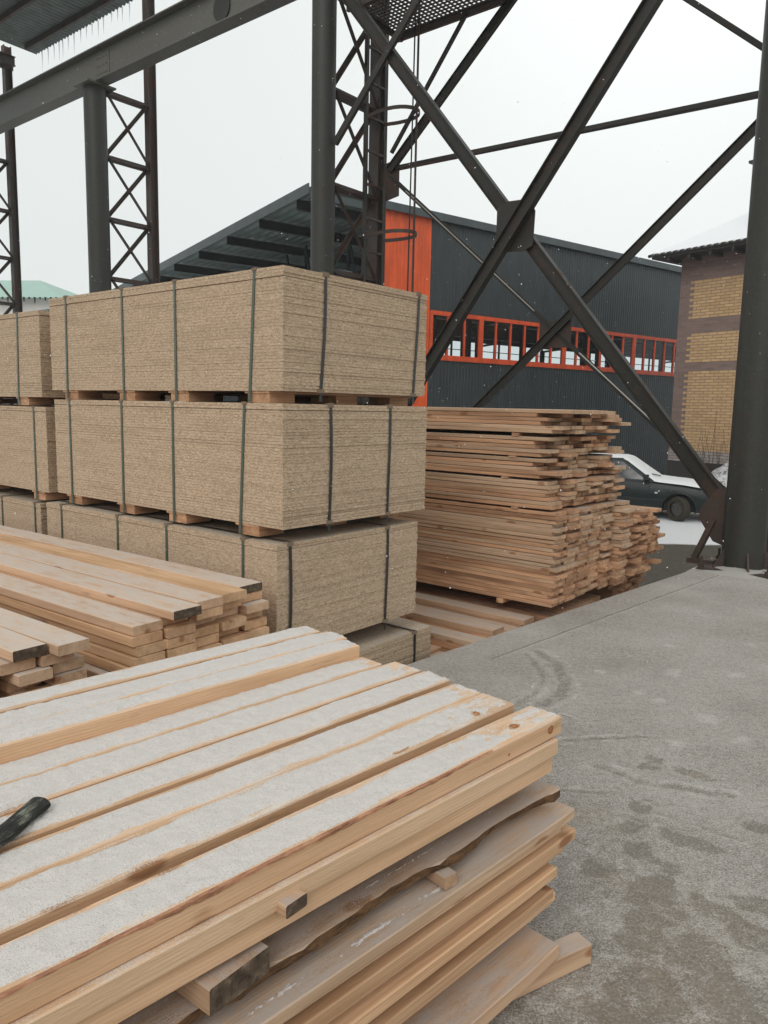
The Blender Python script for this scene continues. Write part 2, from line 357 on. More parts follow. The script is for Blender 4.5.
def slab():
    a = np.concatenate([np.linspace(-7, 1.2, 14)[:-1], np.linspace(1.2, 5.2, 300)[:-1], np.linspace(5.2, SLAB_FAR, 90)])
    t = np.concatenate([np.linspace(0, 2.8, 230)[:-1], np.linspace(2.8, 14, 18)])
    AA, TT = np.meshgrid(a, t, indexing='ij'); BB = edgeB(AA)-TT
    wx = AA+.06*(fbm(AA, BB, 6, 3, 5)-.5); wy = BB+.06*(fbm(AA, BB, 6, 3, 9)-.5)
    rough = fbm(AA, BB, 22, 4, 3); w = np.zeros(AA.shape); lt = np.zeros(AA.shape); br = np.zeros(AA.shape)
    def band(pts, wd, k, hollow=0):
        nonlocal w, lt
        d = seg_dist(wx, wy, pts); m = np.clip((wd-d)/(wd*.6), 0, 1)
        w = np.maximum(w, m*k*np.clip(.1+1.5*fbm(AA, BB, 40, 3, 12), 0, 1))
        lt = np.maximum(lt, np.clip(1-np.abs(d-wd*1.25)/.014, 0, 1)*1.1*k*np.clip((rough-.42)/.2, 0, 1))
    band([(4.16,2.2),(3.89,1.98),(3.74,1.88),(3.54,1.83),(3.36,1.83)], .03, .6)
    band([(4.22,2.16),(4.11,2.0),(3.83,1.78),(3.6,1.72),(3.45,1.74)], .05, .75)
    band([(3.12,1.45),(3.27,1.32),(3.43,1.19)], .022, .9); band([(2.66,1.31),(2.78,1.13)], .015, .9)
    band([(3.39,1.61),(3.38,1.50)], .012, .9); band([(3.2,1.62),(3.45,1.45)], .01, .6); band([(3.0,1.23),(2.97,1.04),(3.04,.86),(3.09,.72)], .035, .7)
    band([(2.85,1.1),(2.78,.9),(2.8,.6)], .02, .5)
    for (x, y, rx, ry) in [(3.17,1.07,.10,.06),(3.2,.89,.05,.10),(2.79,.97,.09,.05),(2.63,.94,.08,.05),(2.66,.75,.05,.13),(2.48,.85,.07,.07),(2.46,.74,.06,.06),(2.30,.76,.12,.07),(2.2,.68,.1,.07),(2.32,.58,.06,.09),(2.28,.43,.08,.1),(2.08,.7,.12,.08),(2.09,.54,.10,.1),(1.98,.45,.1,.12),(2.28,.93,.06,.06),(2.92,.56,.05,.09),(2.44,.44,.06,.1),(1.8,.6,.2,.12),(1.9,.35,.2,.1)]:
        d = np.hypot((wx-x)/rx, (wy-y)/ry); w = np.maximum(w, np.clip((.7+.8*rough-d)/.4, 0, 1)*np.clip(-.1+1.8*fbm(AA, BB, 35, 4, 12), 0, 1))
    for (x, y, r) in [(4.43,1.39,.09),(4.62,1.10,.09),(4.13,1.72,.05),(3.93,1.3,.06),(3.96,1.42,.05),(3.83,1.02,.08),(3.44,1.04,.07),(3.69,.84,.07),(4.9,1.6,.06),(5.3,1.2,.07)]:
        d = np.hypot(wx-x, (wy-y)*1.3); lt = np.maximum(lt, np.clip((r*(.4+1.1*rough)-d)/(r*.6), 0, 1)*.55)
    for (x, y, r) in [(3.2,.87,.07),(2.08,.64,.12),(1.96,.62,.14),(1.95,.50,.14),(1.75,.68,.2),(1.8,.5,.2),(2.27,.86,.07),(2.6,1.1,.12)]:
        d = np.hypot(wx-x, wy-y); br = np.maximum(br, np.clip((r-d)/(r*.6), 0, 1)*rough*1.1)
    # general scuffing near the pile
    nearm = np.clip((3.1-AA)/1.2, 0, 1); sc = np.clip((fbm(AA*.6, BB*1.6, 9, 5, 31)-.50)/.12, 0, 1); w = np.maximum(w, nearm*sc*.42*np.clip(-.3+2.*fbm(AA, BB, 30, 4, 15), 0, 1))
    lt = np.maximum(lt, nearm*np.clip((fbm(AA, BB*1.2, 22, 4, 71)-.56)/.14, 0, 1)*.5)
    br = np.maximum(br, nearm*np.clip((fbm(AA, BB, 5, 4, 91)-.5)/.2, 0, 1)*.5)
    # joint parallel to the edge
    jd = np.abs(TT-.27-.01*fbm(AA, BB, 5, 2, 2)); jm = np.clip((.012-jd)/.008, 0, 1)*(AA > 3.9)
    w = np.maximum(w, jm*1.); lt = np.maximum(lt, np.clip(1-np.abs(jd-.02)/.012, 0, 1)*.7*(AA > 3.9)*(TT > .27))
    w = np.maximum(w, np.clip((.30-TT)/.12, 0, 1)*.14*(.6+.7*rough))
    Z = .006*(fbm(AA, BB, 1.2, 3, 77)-.5)-.003*np.clip(w, 0, 1)+.005*lt*(1-w)+.004*nearm*(fbm(AA, BB, 30, 4, 55)-.5)
    X = AA*A.x+BB*B.x; Y = AA*A.y+BB*B.y
    col = np.stack([np.clip(w,0,1), np.clip(lt,0,1), np.clip(br,0,1), np.ones(w.shape)], -1)
    o = link('loading_platform', np_grid('loading_platform', X, Y, Z, M['concrete'], col)); tag(o, kind='structure')
    mb = MB(); pts = [(x, edgeB(x)) for x in (-7, SLAB_FAR)] + [(SLAB_FAR, edgeB(SLAB_FAR)-14), (-7, edgeB(-7)-14)]
    top = [W(x, y, -.012) for x, y in pts]; bot = [W(x, y, YARD-.02) for x, y in pts]
    # skirt walls
    mb.add([*top, *bot], [(i, (i+1) % 4, 4+(i+1) % 4, 4+i) for i in range(4)])
    tag(mb.build('platform_wall', M['concrete']), kind='structure')
slab()

# ---------------------------------------------------------------- boards
def board_mesh(L, w, t, seed, mats, warp=.004, end=0, near=0, bark=False, nseg=10, twist=.0):
    """board along +x from 0 to L, centred on y, z from 0 to t; material slots: mats[0] body, mats[1] end faces"""
    rr = random.Random(seed); c = min(.003, t*.12); ph = [rr.uniform(0, 6.28) for _ in range(4)]; vs = []; fs = []; mi = []
    prof = [(-w/2+c,0),(w/2-c,0),(w/2,c),(w/2,t-c),(w/2-c,t),(-w/2+c,t),(-w/2,t-c),(-w/2,c)]
    for i in range(nseg+1):
        x = L*i/nseg; e = min(i, nseg-i)
        oy = warp*math.sin(x*1.1+ph[0]); oz = warp*.35*math.sin(x*1.6+ph[1]) if nseg > 1 else 0
        sc = .97 if e == 0 else 1.
        for k, (y, z) in enumerate(prof):
            yy = y*sc
            if bark and k in (1, 2, 3, 4): yy -= .045*abs(noise.noise(Vector((x*2.3+seed, 0, 0))))*(1. if k != 4 else .35)+.014*noise.noise(Vector((x*15., seed, k)))
            vs.append((x, yy+oy, (z-t/2)*sc+t/2+oz))
    n = 8
    for i in range(nseg):
        for k in range(n):
            a = i*n+k; b = i*n+(k+1) % n; fs.append((a, b, b+n, a+n)); mi.append(2 if (bark and k in (1, 2)) else 0)
    fs += [tuple(range(n-1, -1, -1)), tuple(nseg*n+k for k in range(n))]; mi += [1 if end else 0, 0]
    m = MB(); m.v = vs; m.f = fs; m.mi = mi
    return m.mesh('board', mats, smooth=False)
cache = {}
def board(key, L, w, t, mat, a, b, z, rz, label, group=None, seed=0, end=0, bark=False, warp=.004, tilt=0., roll=0.):
    k = (key, round(L, 2), round(w, 3), round(t, 3), seed, end, bark, warp)
    if k not in cache: cache[k] = board_mesh(L, w, t, seed, [M[mat], M['dark_end'] if end else M[mat], M['bark']], warp, end, bark=bark)
    o = link('board', cache[k]); o.location = W(a, b, z) if a is not None else b
    o.rotation_euler = (roll, tilt, rz); tag(o, label, 'board', group); return o

# foreground pile: frame u (az 44.5) , v
ru = R(45.5); U = Vector((math.cos(ru), math.sin(ru), 0)); V = Vector((-U.y, U.x, 0))
def WU(u, v, z): return U*u+V*v+Vector((0, 0, z))
def snow_strip(L, w, t, seed, bare_end=.25, h0=.006, lump=1., patch=0.):
    """thin snow layer for a board whose x runs 0 (visible end) to L"""
    nx, ny = int(L/.0065), max(8, int(w/.005)); X = np.linspace(.0, L, nx)[:, None]*np.ones((1, ny)); Y = np.linspace(-w/2+.002, w/2-.002, ny)[None, :]*np.ones((nx, 1))
    n1 = fbm(X+seed*3.7+50, Y+9, 9, 3, seed); n2 = fbm(X+seed*1.3+50, Y+5, 45, 3, seed+4); n3 = fbm(X+seed+50, Y+3, 3, 2, seed+8); n4 = fbm(X+seed+50, Y*1.+5, 160, 2, seed+11)
    ed = np.minimum(Y+w/2, w/2-Y)-.004-.016*np.clip(n1-.45, 0, 1)*2
    e = np.clip(ed/.014, 0, 1); e = e*e*(3-2*e)
    fade = np.clip((X-bare_end*.25-.25*bare_end*n1)/(bare_end+.01), 0, 1)
    h = h0*(e*(.55+.8*n3)+lump*.6*(n2-.5)*e+.35*(n4-.5))-.0022-(1-fade)*h0*.9*(1.0-.5*n2)-patch*h0*np.clip(n3*1.0+n1*.5-.70, 0, 1)*1.7
    g_ = np.random.RandomState(seed).rand(nx, ny)-.5
    h = h+g_*.0028*np.clip(1.2-np.abs(h)/.004, .15, 1)
    h = np.maximum(h, -.0025)
    return X, Y, t+h
def fg_board(u_end, v0, v1, ztop, L, seed, label, mat='pine_front', snow=True, t=.05, bare=.2, drz=0., h0=.006, tilt=0., group=None, bark=False, end=0, patch=0., warp=.0025):
    w = v1-v0; k = ('fg', L, round(w, 3), t, seed, bark)
    me = board_mesh(L, w, t, seed, [M[mat], M['dark_end'] if end else M[mat], M['bark']], warp, end, bark=bark, nseg=90 if bark else 24)
    o = link('board', me); o.location = WU(u_end, (v0+v1)/2, ztop-t); o.rotation_euler = (0, tilt, ru+PI+drz)
    tag(o, label, 'board', group)
    if snow:
        X, Y, Z = snow_strip(L, w, t, seed, bare, h0, 1., patch)
        ph = random.Random(seed); p = [ph.uniform(0, 6.28) for _ in range(4)]
        Y = Y+warp*np.sin(X*1.1+p[0]); Z = Z+warp*.35*np.sin(X*1.6+p[1])
        s_ = link('snow', np_grid('snow', X, Y, Z, M['snow_grainy']), o)
    return o
G = 'boards of the snow covered pile in the foreground'
# with rotation ru+PI the board runs from its far (right-hand) end back past the camera
tops = [(1.717,1.013,1.117,.700,.42,'snow dusted beam at the near edge of the foreground pile, knots at its bare end',.7),
 (1.697,1.150,1.264,.700,.36,'snowy pine board right behind the near edge beam of the foreground pile',.5),
 (1.700,1.269,1.372,.698,.12,'third snowy top board of the foreground pile counted from the near edge',.15),
 (1.712,1.391,1.498,.700,.12,'fourth snowy top board of the foreground pile counted from the near edge, one knot halfway',.1),
 (1.710,1.506,1.622,.698,.10,'fifth snowy top board of the foreground pile counted from the near edge',.1),
 (1.665,1.632,1.730,.697,.05,'low snowy top board of the foreground pile just in front of the raised board',.05),
 (1.655,1.723,1.812,.738,.02,'raised snowy board of the foreground pile showing a clean yellow side face',.0),
 (1.685,1.818,1.926,.736,.05,'second board from the far edge of the foreground pile, snow covered',.15),
 (1.668,1.932,2.022,.736,.04,'farthest snowy board of the foreground pile, beside the left stacks',.15)]
for i, (u, v0, v1, z, bare, lb, patch) in enumerate(tops):
    fg_board(u, v0, v1, z, 3.3, 11+i, lb, snow=True, bare=bare, h0=.0095, drz=R([-.15,.1,-.05,.1,0,.15,-.1,.05,-.1][i]), group=G, patch=patch)
# side layers (near board, visible)
layers = [(1.690,1.003,1.13,.648,.044,0,'pine_front','clean pine board directly under the near edge beam of the foreground pile',0,0),
 (1.68,1.012,1.15,.600,.046,0,'pine_front','pine board of the foreground pile resting on two dark ended spacer blocks',0,R(-.25)),
 (1.730,1.008,1.20,.492,.026,1,'pine_dusty','bark edged dusty board sticking out below the upper spacer gap of the foreground pile',R(-.5),0),
 (1.765,.985,1.17,.432,.030,0,'pine_dusty','wide dusty board of the foreground pile just under the bark edged board',R(.2),0),
 (1.730,1.004,1.14,.398,.030,0,'pine_front','board with its end set back in the middle of the foreground pile side',R(-.3),0),
 (1.785,.992,1.15,.363,.032,0,'pine','longest middle board of the foreground pile side, its end poking right',R(.25),0),
 (1.760,1.008,1.13,.326,.030,0,'pine_front','board with a dark knot at its end in the lower half of the foreground pile',R(-.35),0),
 (1.690,.990,1.14,.290,.030,0,'pine','short set back board in the lower half of the foreground pile',R(.2),0),
 (1.745,1.015,1.16,.254,.030,0,'pine_front','third board from the bottom of the foreground pile side',R(-.45),0),
 (1.700,.998,1.17,.219,.028,0,'pine','second board from the bottom of the foreground pile side, thin and shaded',R(.1),0),
 (1.735,1.012,1.17,.186,.028,0,'pine_front','thin board just above the lowest gap of the foreground pile side',R(-.2),0),
 (1.660,.950,1.15,.103,.040,0,'pine_dusty','lowest wide board of the foreground pile with dust on its bare top',R(-.1),0)]
for i, (u, v0, v1, z, t, bk, mt, lb, drz, tl) in enumerate(layers):
    fg_board(u, v0, v1, z, 3.2, 40+i, lb, mat=mt, snow=False, t=t, bark=bool(bk), drz=drz, tilt=tl, group=G)
# loose snow drifts blown into the two dusty ledges
for x0, L_, yc, wd_, host, sd in ((.10,.16,.035,.02,'bark edged dusty board',1), (.34,.34,.045,.022,'bark edged dusty board',2), (.85,.5,.035,.02,'bark edged dusty board',4), (.42,.9,.060,.022,'wide dusty board of the foreground pile',3)):
    ho = [o for o in D.objects if o.get('label', '').startswith(host)][0]
    X, Y, Z = snow_strip(L_, wd_, 0, 90+sd, .05, .006, 1., 0.)
    X = X+x0; Y = Y+yc*1.0; Z = Z+(.026 if sd != 3 else .030)+.0008
    o = link('snow', np_grid('snow', X, Y, Z, M['snow_grainy']), ho)
beam = [o for o in D.objects if o.get('label', '').startswith('snow dusted beam')][0]
def knot_mat():
    t = NT('knot'); o_ = t.obj(); ln = t.n('ShaderNodeVectorMath', operation='LENGTH'); t.l(t.scale(o_, (1, 1, 1)), ln.inputs[0])
    f = t.math('ADD', t.math('MULTIPLY', ln.outputs['Value'], 60.), t.math('MULTIPLY', t.noise(o_, 120., 3.), .5))
    return t.fin(t.ramp(f, (.2, (.30, .12, .045)), (.55, (.42, .19, .075)), (.95, (.24, .095, .04)), (1., (.5, .29, .15))), .7, .2)
M['knot'] = knot_mat()
def knot_disc(host, x, y, z, rx, ry, side):
    m = MB(); N = 20; P = []
    for k in range(N):
        a_ = 2*PI*k/N; q = 1+.10*math.sin(3*a_+x*40); P.append((rx*q*math.cos(a_), ry*q*math.sin(a_)))
    T_ = Matrix.Rotation(R(-90), 4, 'X') if side else Matrix.Identity(4)
    m.prism(P, T_, -.0005, .0012 if not side else .0012); o = m.build('knot', M['knot'], host); o.location = (x, y, z); return o
knot_disc(beam, .052, .0512, .027, .013, .011, True)
knot_disc(beam, .235, .0512, .018, .004, .004, True)
knot_disc(beam, .15, .005, .050, .020, .011, False)
b2 = [o for o in D.objects if o.get('label', '').startswith('snowy pine board right behind')][0]
knot_disc(b2, .13, .030, .050, .022, .011, False); knot_disc(b2, .44, .036, .0502, .034, .014, False)
# reddish bark line along the upper edge of the beam
m = MB(); N = 160; vs = []; fs = []
for i in range(N+1):
    x = .30+1.9*i/N; hh = .001+.010*max(0, noise.noise(Vector((x*4.2, 3, 0)))+.28)+.004*noise.noise(Vector((x*40, 1, 0))); hh = max(.0006, hh)*min(1, i/8, (N-i)/8)+.0004
    yo = .0025*math.sin(x*1.1+random.Random(11).uniform(0, 6.28))
    vs += [(x, .0525+yo, .0475), (x, .0530+yo, .0475-hh), (x, .0490+yo, .0510)]
for i in range(N): a_ = i*3; fs += [(a_, a_+1, a_+4, a_+3), (a_+2, a_, a_+3, a_+5)]
m.add(vs, fs)
def red_bark():
    t = NT('inner_bark'); n_ = t.noise(t.scale(t.obj(), (12, 60, 60)), 1., 5., .75); t.bump(n_, .003)
    return t.fin(t.ramp(n_, (.35, (.18, .08, .05)), (.55, (.48, .24, .14)), (.75, (.64, .40, .25))), .85, .15)
M['red_bark'] = red_bark()
m.build('bark_strip', M['red_bark'], beam)
# boards beyond the 300 that show largest: gathered in one mesh
PB = MB()
def pile_board(origin, rz, L, w, t, tilt=0.):
    PB.box(0, L, -w/2, w/2, 0, t, T=Matrix.Translation(origin) @ Matrix.Rotation(rz, 4, 'Z'))
for i, (z, t) in enumerate([(.648,.044),(.600,.046),(.492,.026),(.432,.030),(.398,.03),(.363,.032),(.326,.03),(.290,.03),(.254,.03),(.219,.028),(.186,.028),(.103,.04)]):
    for j in range(4):
        v0 = 1.175+j*.213 if i not in (2,) else 1.215+j*.205
        pile_board(WU(1.66+rnd.uniform(-.05, .03), v0+.0975, z-t-.001), ru+PI, 3.1, .195, t-.001)
# spacer blocks
def spacer(u, v0, v1, z, h, wd, rz, lb, loc=None, end=1, mat='pine_dusty'):
    L = v1-v0; me = board_mesh(L, wd, h, 5, [M[mat], M['dark_end'] if end else M[mat], M['bark']], .0, end, nseg=2)
    o = link('spacer_block', me); o.location = loc if loc is not None else WU(u, v0, z); o.rotation_euler = (0, 0, rz); tag(o, lb, 'wood block', 'spacer blocks between layers of timber'); return o
spacer(.800, .985, 1.9, .600, .026, .055, ru+PI/2+R(6), 'small dark ended spacer block poking out just under the top boards of the foreground pile')
spacer(.690, 1.0, 1.9, .494, .052, .14, ru+PI/2+R(7), 'larger blackened spacer block poking out of the foreground pile below the small one')
spacer(1.25, .995, 1.9, .434, .032, .04, ru+PI/2-R(5), 'thin pale stick end in the gap below the bark edged board', end=0)
spacer(1.3, 1.3, 1.95, .494, .056, .08, ru+PI/2, 'spacer block hidden deep in the upper gap of the foreground pile', end=0)
spacer(-.6, 1.0, 1.95, .494, .056, .1, ru+PI/2, 'rear spacer block under the top layers of the foreground pile')
for uu in (1.5, .6, -.6): spacer(uu, 1.3, 1.9, .103, .052, .08, ru+PI/2, {1.5:'lower spacer block on the dusty bottom board, nearest the pile end',.6:'lower spacer block in the middle of the foreground pile',-.6:'lower spacer block at the camera side of the pile'}[uu], end=0)
for uu in (1.35, .2, -1.0): spacer(uu, 1.0, 1.9, -.002, .065, .1, ru+PI/2, {1.35:'bearer under the foreground pile near its right end',.2:'bearer under the middle of the foreground pile',-1.0:'bearer under the camera end of the foreground pile'}[uu], end=0)
o = link('timber_bearer', board_mesh(.95, .062, .062, 9, [M['pine_dusty'], M['pine'], M['bark']], .0, 0, nseg=4)); o.location = WU(1.785, .948, .0); o.rotation_euler = (0, 0, ru+PI-R(15))
tag(o, 'square timber lying on the frosted concrete and sticking out from under the foreground pile', 'timber')
# charred stick
mb = MB(); pts = []; rr = []
for i in range(13):
    x = -.36*i/12; pts.append((x if i != 1 else -.008, .0015*math.sin(i*1.3), .0155)); rr.append((.010 if i == 0 else .0165+.0008*math.sin(i*2.1)))
mb.tube(pts, rr, 14); o = mb.build('charred_stick', M['charred'], None, WU(.548, 1.462, .705), ru-R(-34)+0, smooth=True)
o.scale = (1, 1.35, .8); tag(o, 'short blackened stick with pale streaks lying on the snowy boards at the left edge', 'stick')

# left pile
rl = R(50.8+90+2.3)
GL = 'boards of the dry stacks behind the foreground pile'
cols = [1.815, 1.978, 2.141, 2.304, 2.467]
topB = [2.78, 2.70, 2.76, 2.78, 2.85]
shade = ['nearest', 'second', 'middle', 'fourth', 'farthest']
for j, a in enumerate(cols):
    zt = .62 if j else .578
    for r_ in range(9):
        z = .62-.0445*(r_+1)
        if j == 0 and r_ == 0: continue
        b = 2.74+rnd.uniform(-.03, .05)+j*.02
        if r_ == 0: b = topB[j]
        mat = 'pine_top' if r_ == (1 if j == 0 else 0) else 'pine'
        if j == 0 and r_ == 1: b = 2.76
        if j == 0 and r_ >= 5: a_ = a-.04*(r_ > 5)-.02
        else: a_ = a+rnd.uniform(-.006, .006)
        lb = 'dry pine board in the %s column of the five column stack, %s layer' % (shade[j], 'top' if (r_ == 0 or (j == 0 and r_ == 1)) else ORD[r_])
        if r_ >= 7: pile_board(W(a_, b, z), rl, 4.2, .155, .042); continue
        board('lp', 4.2, .155, .042, mat, a_, b, z, rl+R(rnd.uniform(-.15, .15)), lb, GL, seed=rnd.randrange(4), end=1 if (mat == 'pine_top' and j in (1, 4)) else 0)
for bb in (3.0, 4.8, 6.4):
    me = board_mesh(.78, .1, .06, 3, [M['pine_old'], M['dark_end'], M['bark']], 0, 1, nseg=2)
    for zz in (.155, -.2, -.55):
        o = link('spacer_block', me); o.location = W(1.66, bb, zz); o.rotation_euler = (0, 0, rotA+R(2.3)); tag(o, 'bearer %s under the five column stack' % {3.0:'at the near end',4.8:'in the middle',6.4:'at the far end'}[bb]+{.155:', top one',-.2:', middle one',-.55:', bottom one'}[zz], 'wood block', 'spacer blocks between layers of timber')
for zt in (.155, -.2, -.55):
    for j in range(5):
        for r_ in range(6): pile_board(W(cols[j], 2.78+rnd.uniform(-.03, .03), zt-.0425*(r_+1)), rl, 4.2, .155, .041)
# bottom-left pile
lc = [(1.405,2.62),(1.272,2.67),(1.12,2.70),(.985,2.70)]
nm = ['right hand', 'second', 'third', 'leftmost']
for j, (a, b0) in enumerate(lc):
    for r_ in range(6):
        z = .617-.044*(r_+1)
        if j >= 2 and r_ == 0: continue
        if j < 2 and r_ in (1,) : a_ = a-.03
        else: a_ = a
        b = b0+rnd.uniform(-.02, .09)+(.05 if r_ > 2 else 0)
        if r_ == 0: b = b0
        a_ += rnd.uniform(-.02, .02)*(r_ > 0)
        mat = 'pine_top' if r_ == (0 if j < 2 else 1) else 'pine_dusty'
        lb = 'board in the %s column of the untidy left edge stack, %s layer' % (nm[j], ORD[r_])
        if r_ >= 4: pile_board(W(a_, b, z), rl, 3.2, .132, .042); continue
        board('bl', 3.2, .132, .042, mat, a_, b, z, rl+R(rnd.uniform(-.5, .5)), lb, GL, seed=rnd.randrange(4), end=1 if (j == 1 and r_ == 0) or (r_ > 3 and j == 0) else 0)
for bb in (3.1, 5.0):
    mb = MB(); mb.box(0, .62, 0, .12, YARD, .353); o = mb.build('trestle', M['pine_old'], None, W(.9, bb, 0), rotA); tag(o, 'rough timber trestle under the untidy left stack, %s' % ('near its end' if bb < 4 else 'far along it'), 'trestle')

# tall stack beyond the platform edge
rb = R(140.8)
bund = [('top', 6, 1.508), ('second', 5, 1.298), ('third', 5, 1.133), ('fourth', 7, .965), ('bottom', 24, .735)]
T = .0305; GT = 'boards of the tall stack beyond the platform edge'
CN = ['nearest', 'second', 'third', 'fourth', 'fifth', 'last']
spz = []
for bn, nl, zt in bund:
    for r_ in range(nl):
        z = zt-T*(r_+1)
        rowoff = rnd.uniform(-.03, .03)
        for j in range(6):
            a = 5.244+.097+j*.198; w = .19
            if bn == 'top' and r_ == 0 and j > 4: continue
            if bn == 'bottom': b = 2.60-(.085 if j == 5 else 0)+rnd.uniform(-.035, .03)+(.015 if r_ % 2 else 0); a += .012*j+(.018 if j == 5 else 0)
            elif bn == 'fourth': b = 2.70-.02*j+rnd.uniform(-.06, .04)
            else: b = 2.70+rowoff-.012*j+rnd.choice([-.08, -.03, 0, .04, .08, .1])
            if bn == 'top' and r_ == 0: b = 2.52+.02*j
            lb = 'rough board, %s row of the %s bundle of the tall stack, %s column' % (ORD[r_], bn, CN[j])
            if bn == 'bottom' and r_ >= 15: pile_board(W(a, b, z), rb, 3.6, w, T-.002); continue
            board('st', 3.6, w, T-.002, 'pine_old' if not (bn == 'top' and r_ == 0) else 'pine_dusty', a, b, z+rnd.uniform(0, .001), rb+R(rnd.uniform(-.25, .25)), lb, GT, seed=rnd.randrange(5), warp=.006, roll=R(rnd.uniform(-.4, .4)))
    spz.append(zt-T*nl)
BN = ['top','second','third','fourth','bottom']
for k, (zz, nxt) in enumerate(zip(spz, [1.298, 1.133, .965, .735, -.055])):
    h = zz-nxt if k < 4 else .04
    for q, bb in enumerate((3.0, 4.2, 5.6)):
        me = board_mesh(1.2, .06, max(h-.001, .006), 3, [M['pine_old'], M['dark_end'], M['bark']], 0, 0, nseg=2)
        o = link('spacer_block', me); o.location = W(5.235, bb+rnd.uniform(-.1, .1), zz-h); o.rotation_euler = (0, 0, rotA)
        tag(o, 'thin spacer stick under the %s bundle of the tall stack, %s' % (BN[k], ['near its cut ends', 'halfway along', 'at the far end'][q]), 'wood block', 'spacer blocks between layers of timber')
# low boards beneath and beside the tall stack
for j in range(10):
    a = 4.40+j*.2
    for r_ in range(3 if j < 9 else 3):
        z = -.10-.045*(r_+1)-[.16,.05,.0,.045,0,.0,0,0,0,0][j]
        bb = 2.62+(.16 if j < 5 else .05)+rnd.uniform(-.06, .04)
        if r_ == 0 and j < 5: board('lo', 3.4, .165, .043, 'pine_dusty', a, bb, z, rb+R(rnd.uniform(-.4, .4)), 'wide dusty board of the low layer under the tall stack, %s from the chipboard' % ORD[j], 'low boards under the tall stack', seed=rnd.randrange(4))
        else: pile_board(W(a, bb, z), rb, 3.4, .19, .043)
for q, bb in enumerate((3.1, 4.6, 5.6)):
    mb = MB(); mb.box(4.32, 6.5, bb, bb+.14, YARD, -.24); o = mb.build('timber_bearer', M['pine_old'], None, (0,0,0), rotA); tag(o, 'heavy bearer timber on the yard under the tall stack, %s' % ['near the platform', 'in the middle', 'at the back'][q], 'timber')
# small pile to the right
zz = -.42
while zz < .60:
    tk = .03
    for j in range(5):
        a0 = 6.60+j*.142; ext = rnd.uniform(-.08, .05)+(.10 if .08 < zz < .14 else 0)
        if zz > .50 and j > 3: continue
        PB.box(a0, a0+.138, 2.56+ext+(.12 if zz < .02 else 0), 5.2, zz, zz+tk-.002, T=Matrix.Rotation(rotA, 4, 'Z'))
    zz += tk+(.015 if rnd.random() < .15 else 0)
for q, bb in enumerate((2.9, 4.4)):
    mb = MB(); mb.box(6.62, 7.28, bb, bb+.1, YARD, -.42); o = mb.build('timber_bearer', M['pine_old'], None, (0,0,0), rotA); tag(o, 'short bearer under the small pile right of the tall stack, %s' % ['nearer', 'farther'][q], 'timber')
iv = Matrix.Rotation(-rb, 4, 'Z'); PB.v = [tuple(iv @ Vector(v)) for v in PB.v]
o = PB.build('board_pile', M['pine_old'], rz=rb); tag(o, 'remaining rough boards inside the stacks and in the small pile by the car', 'lumber', kind='stuff')

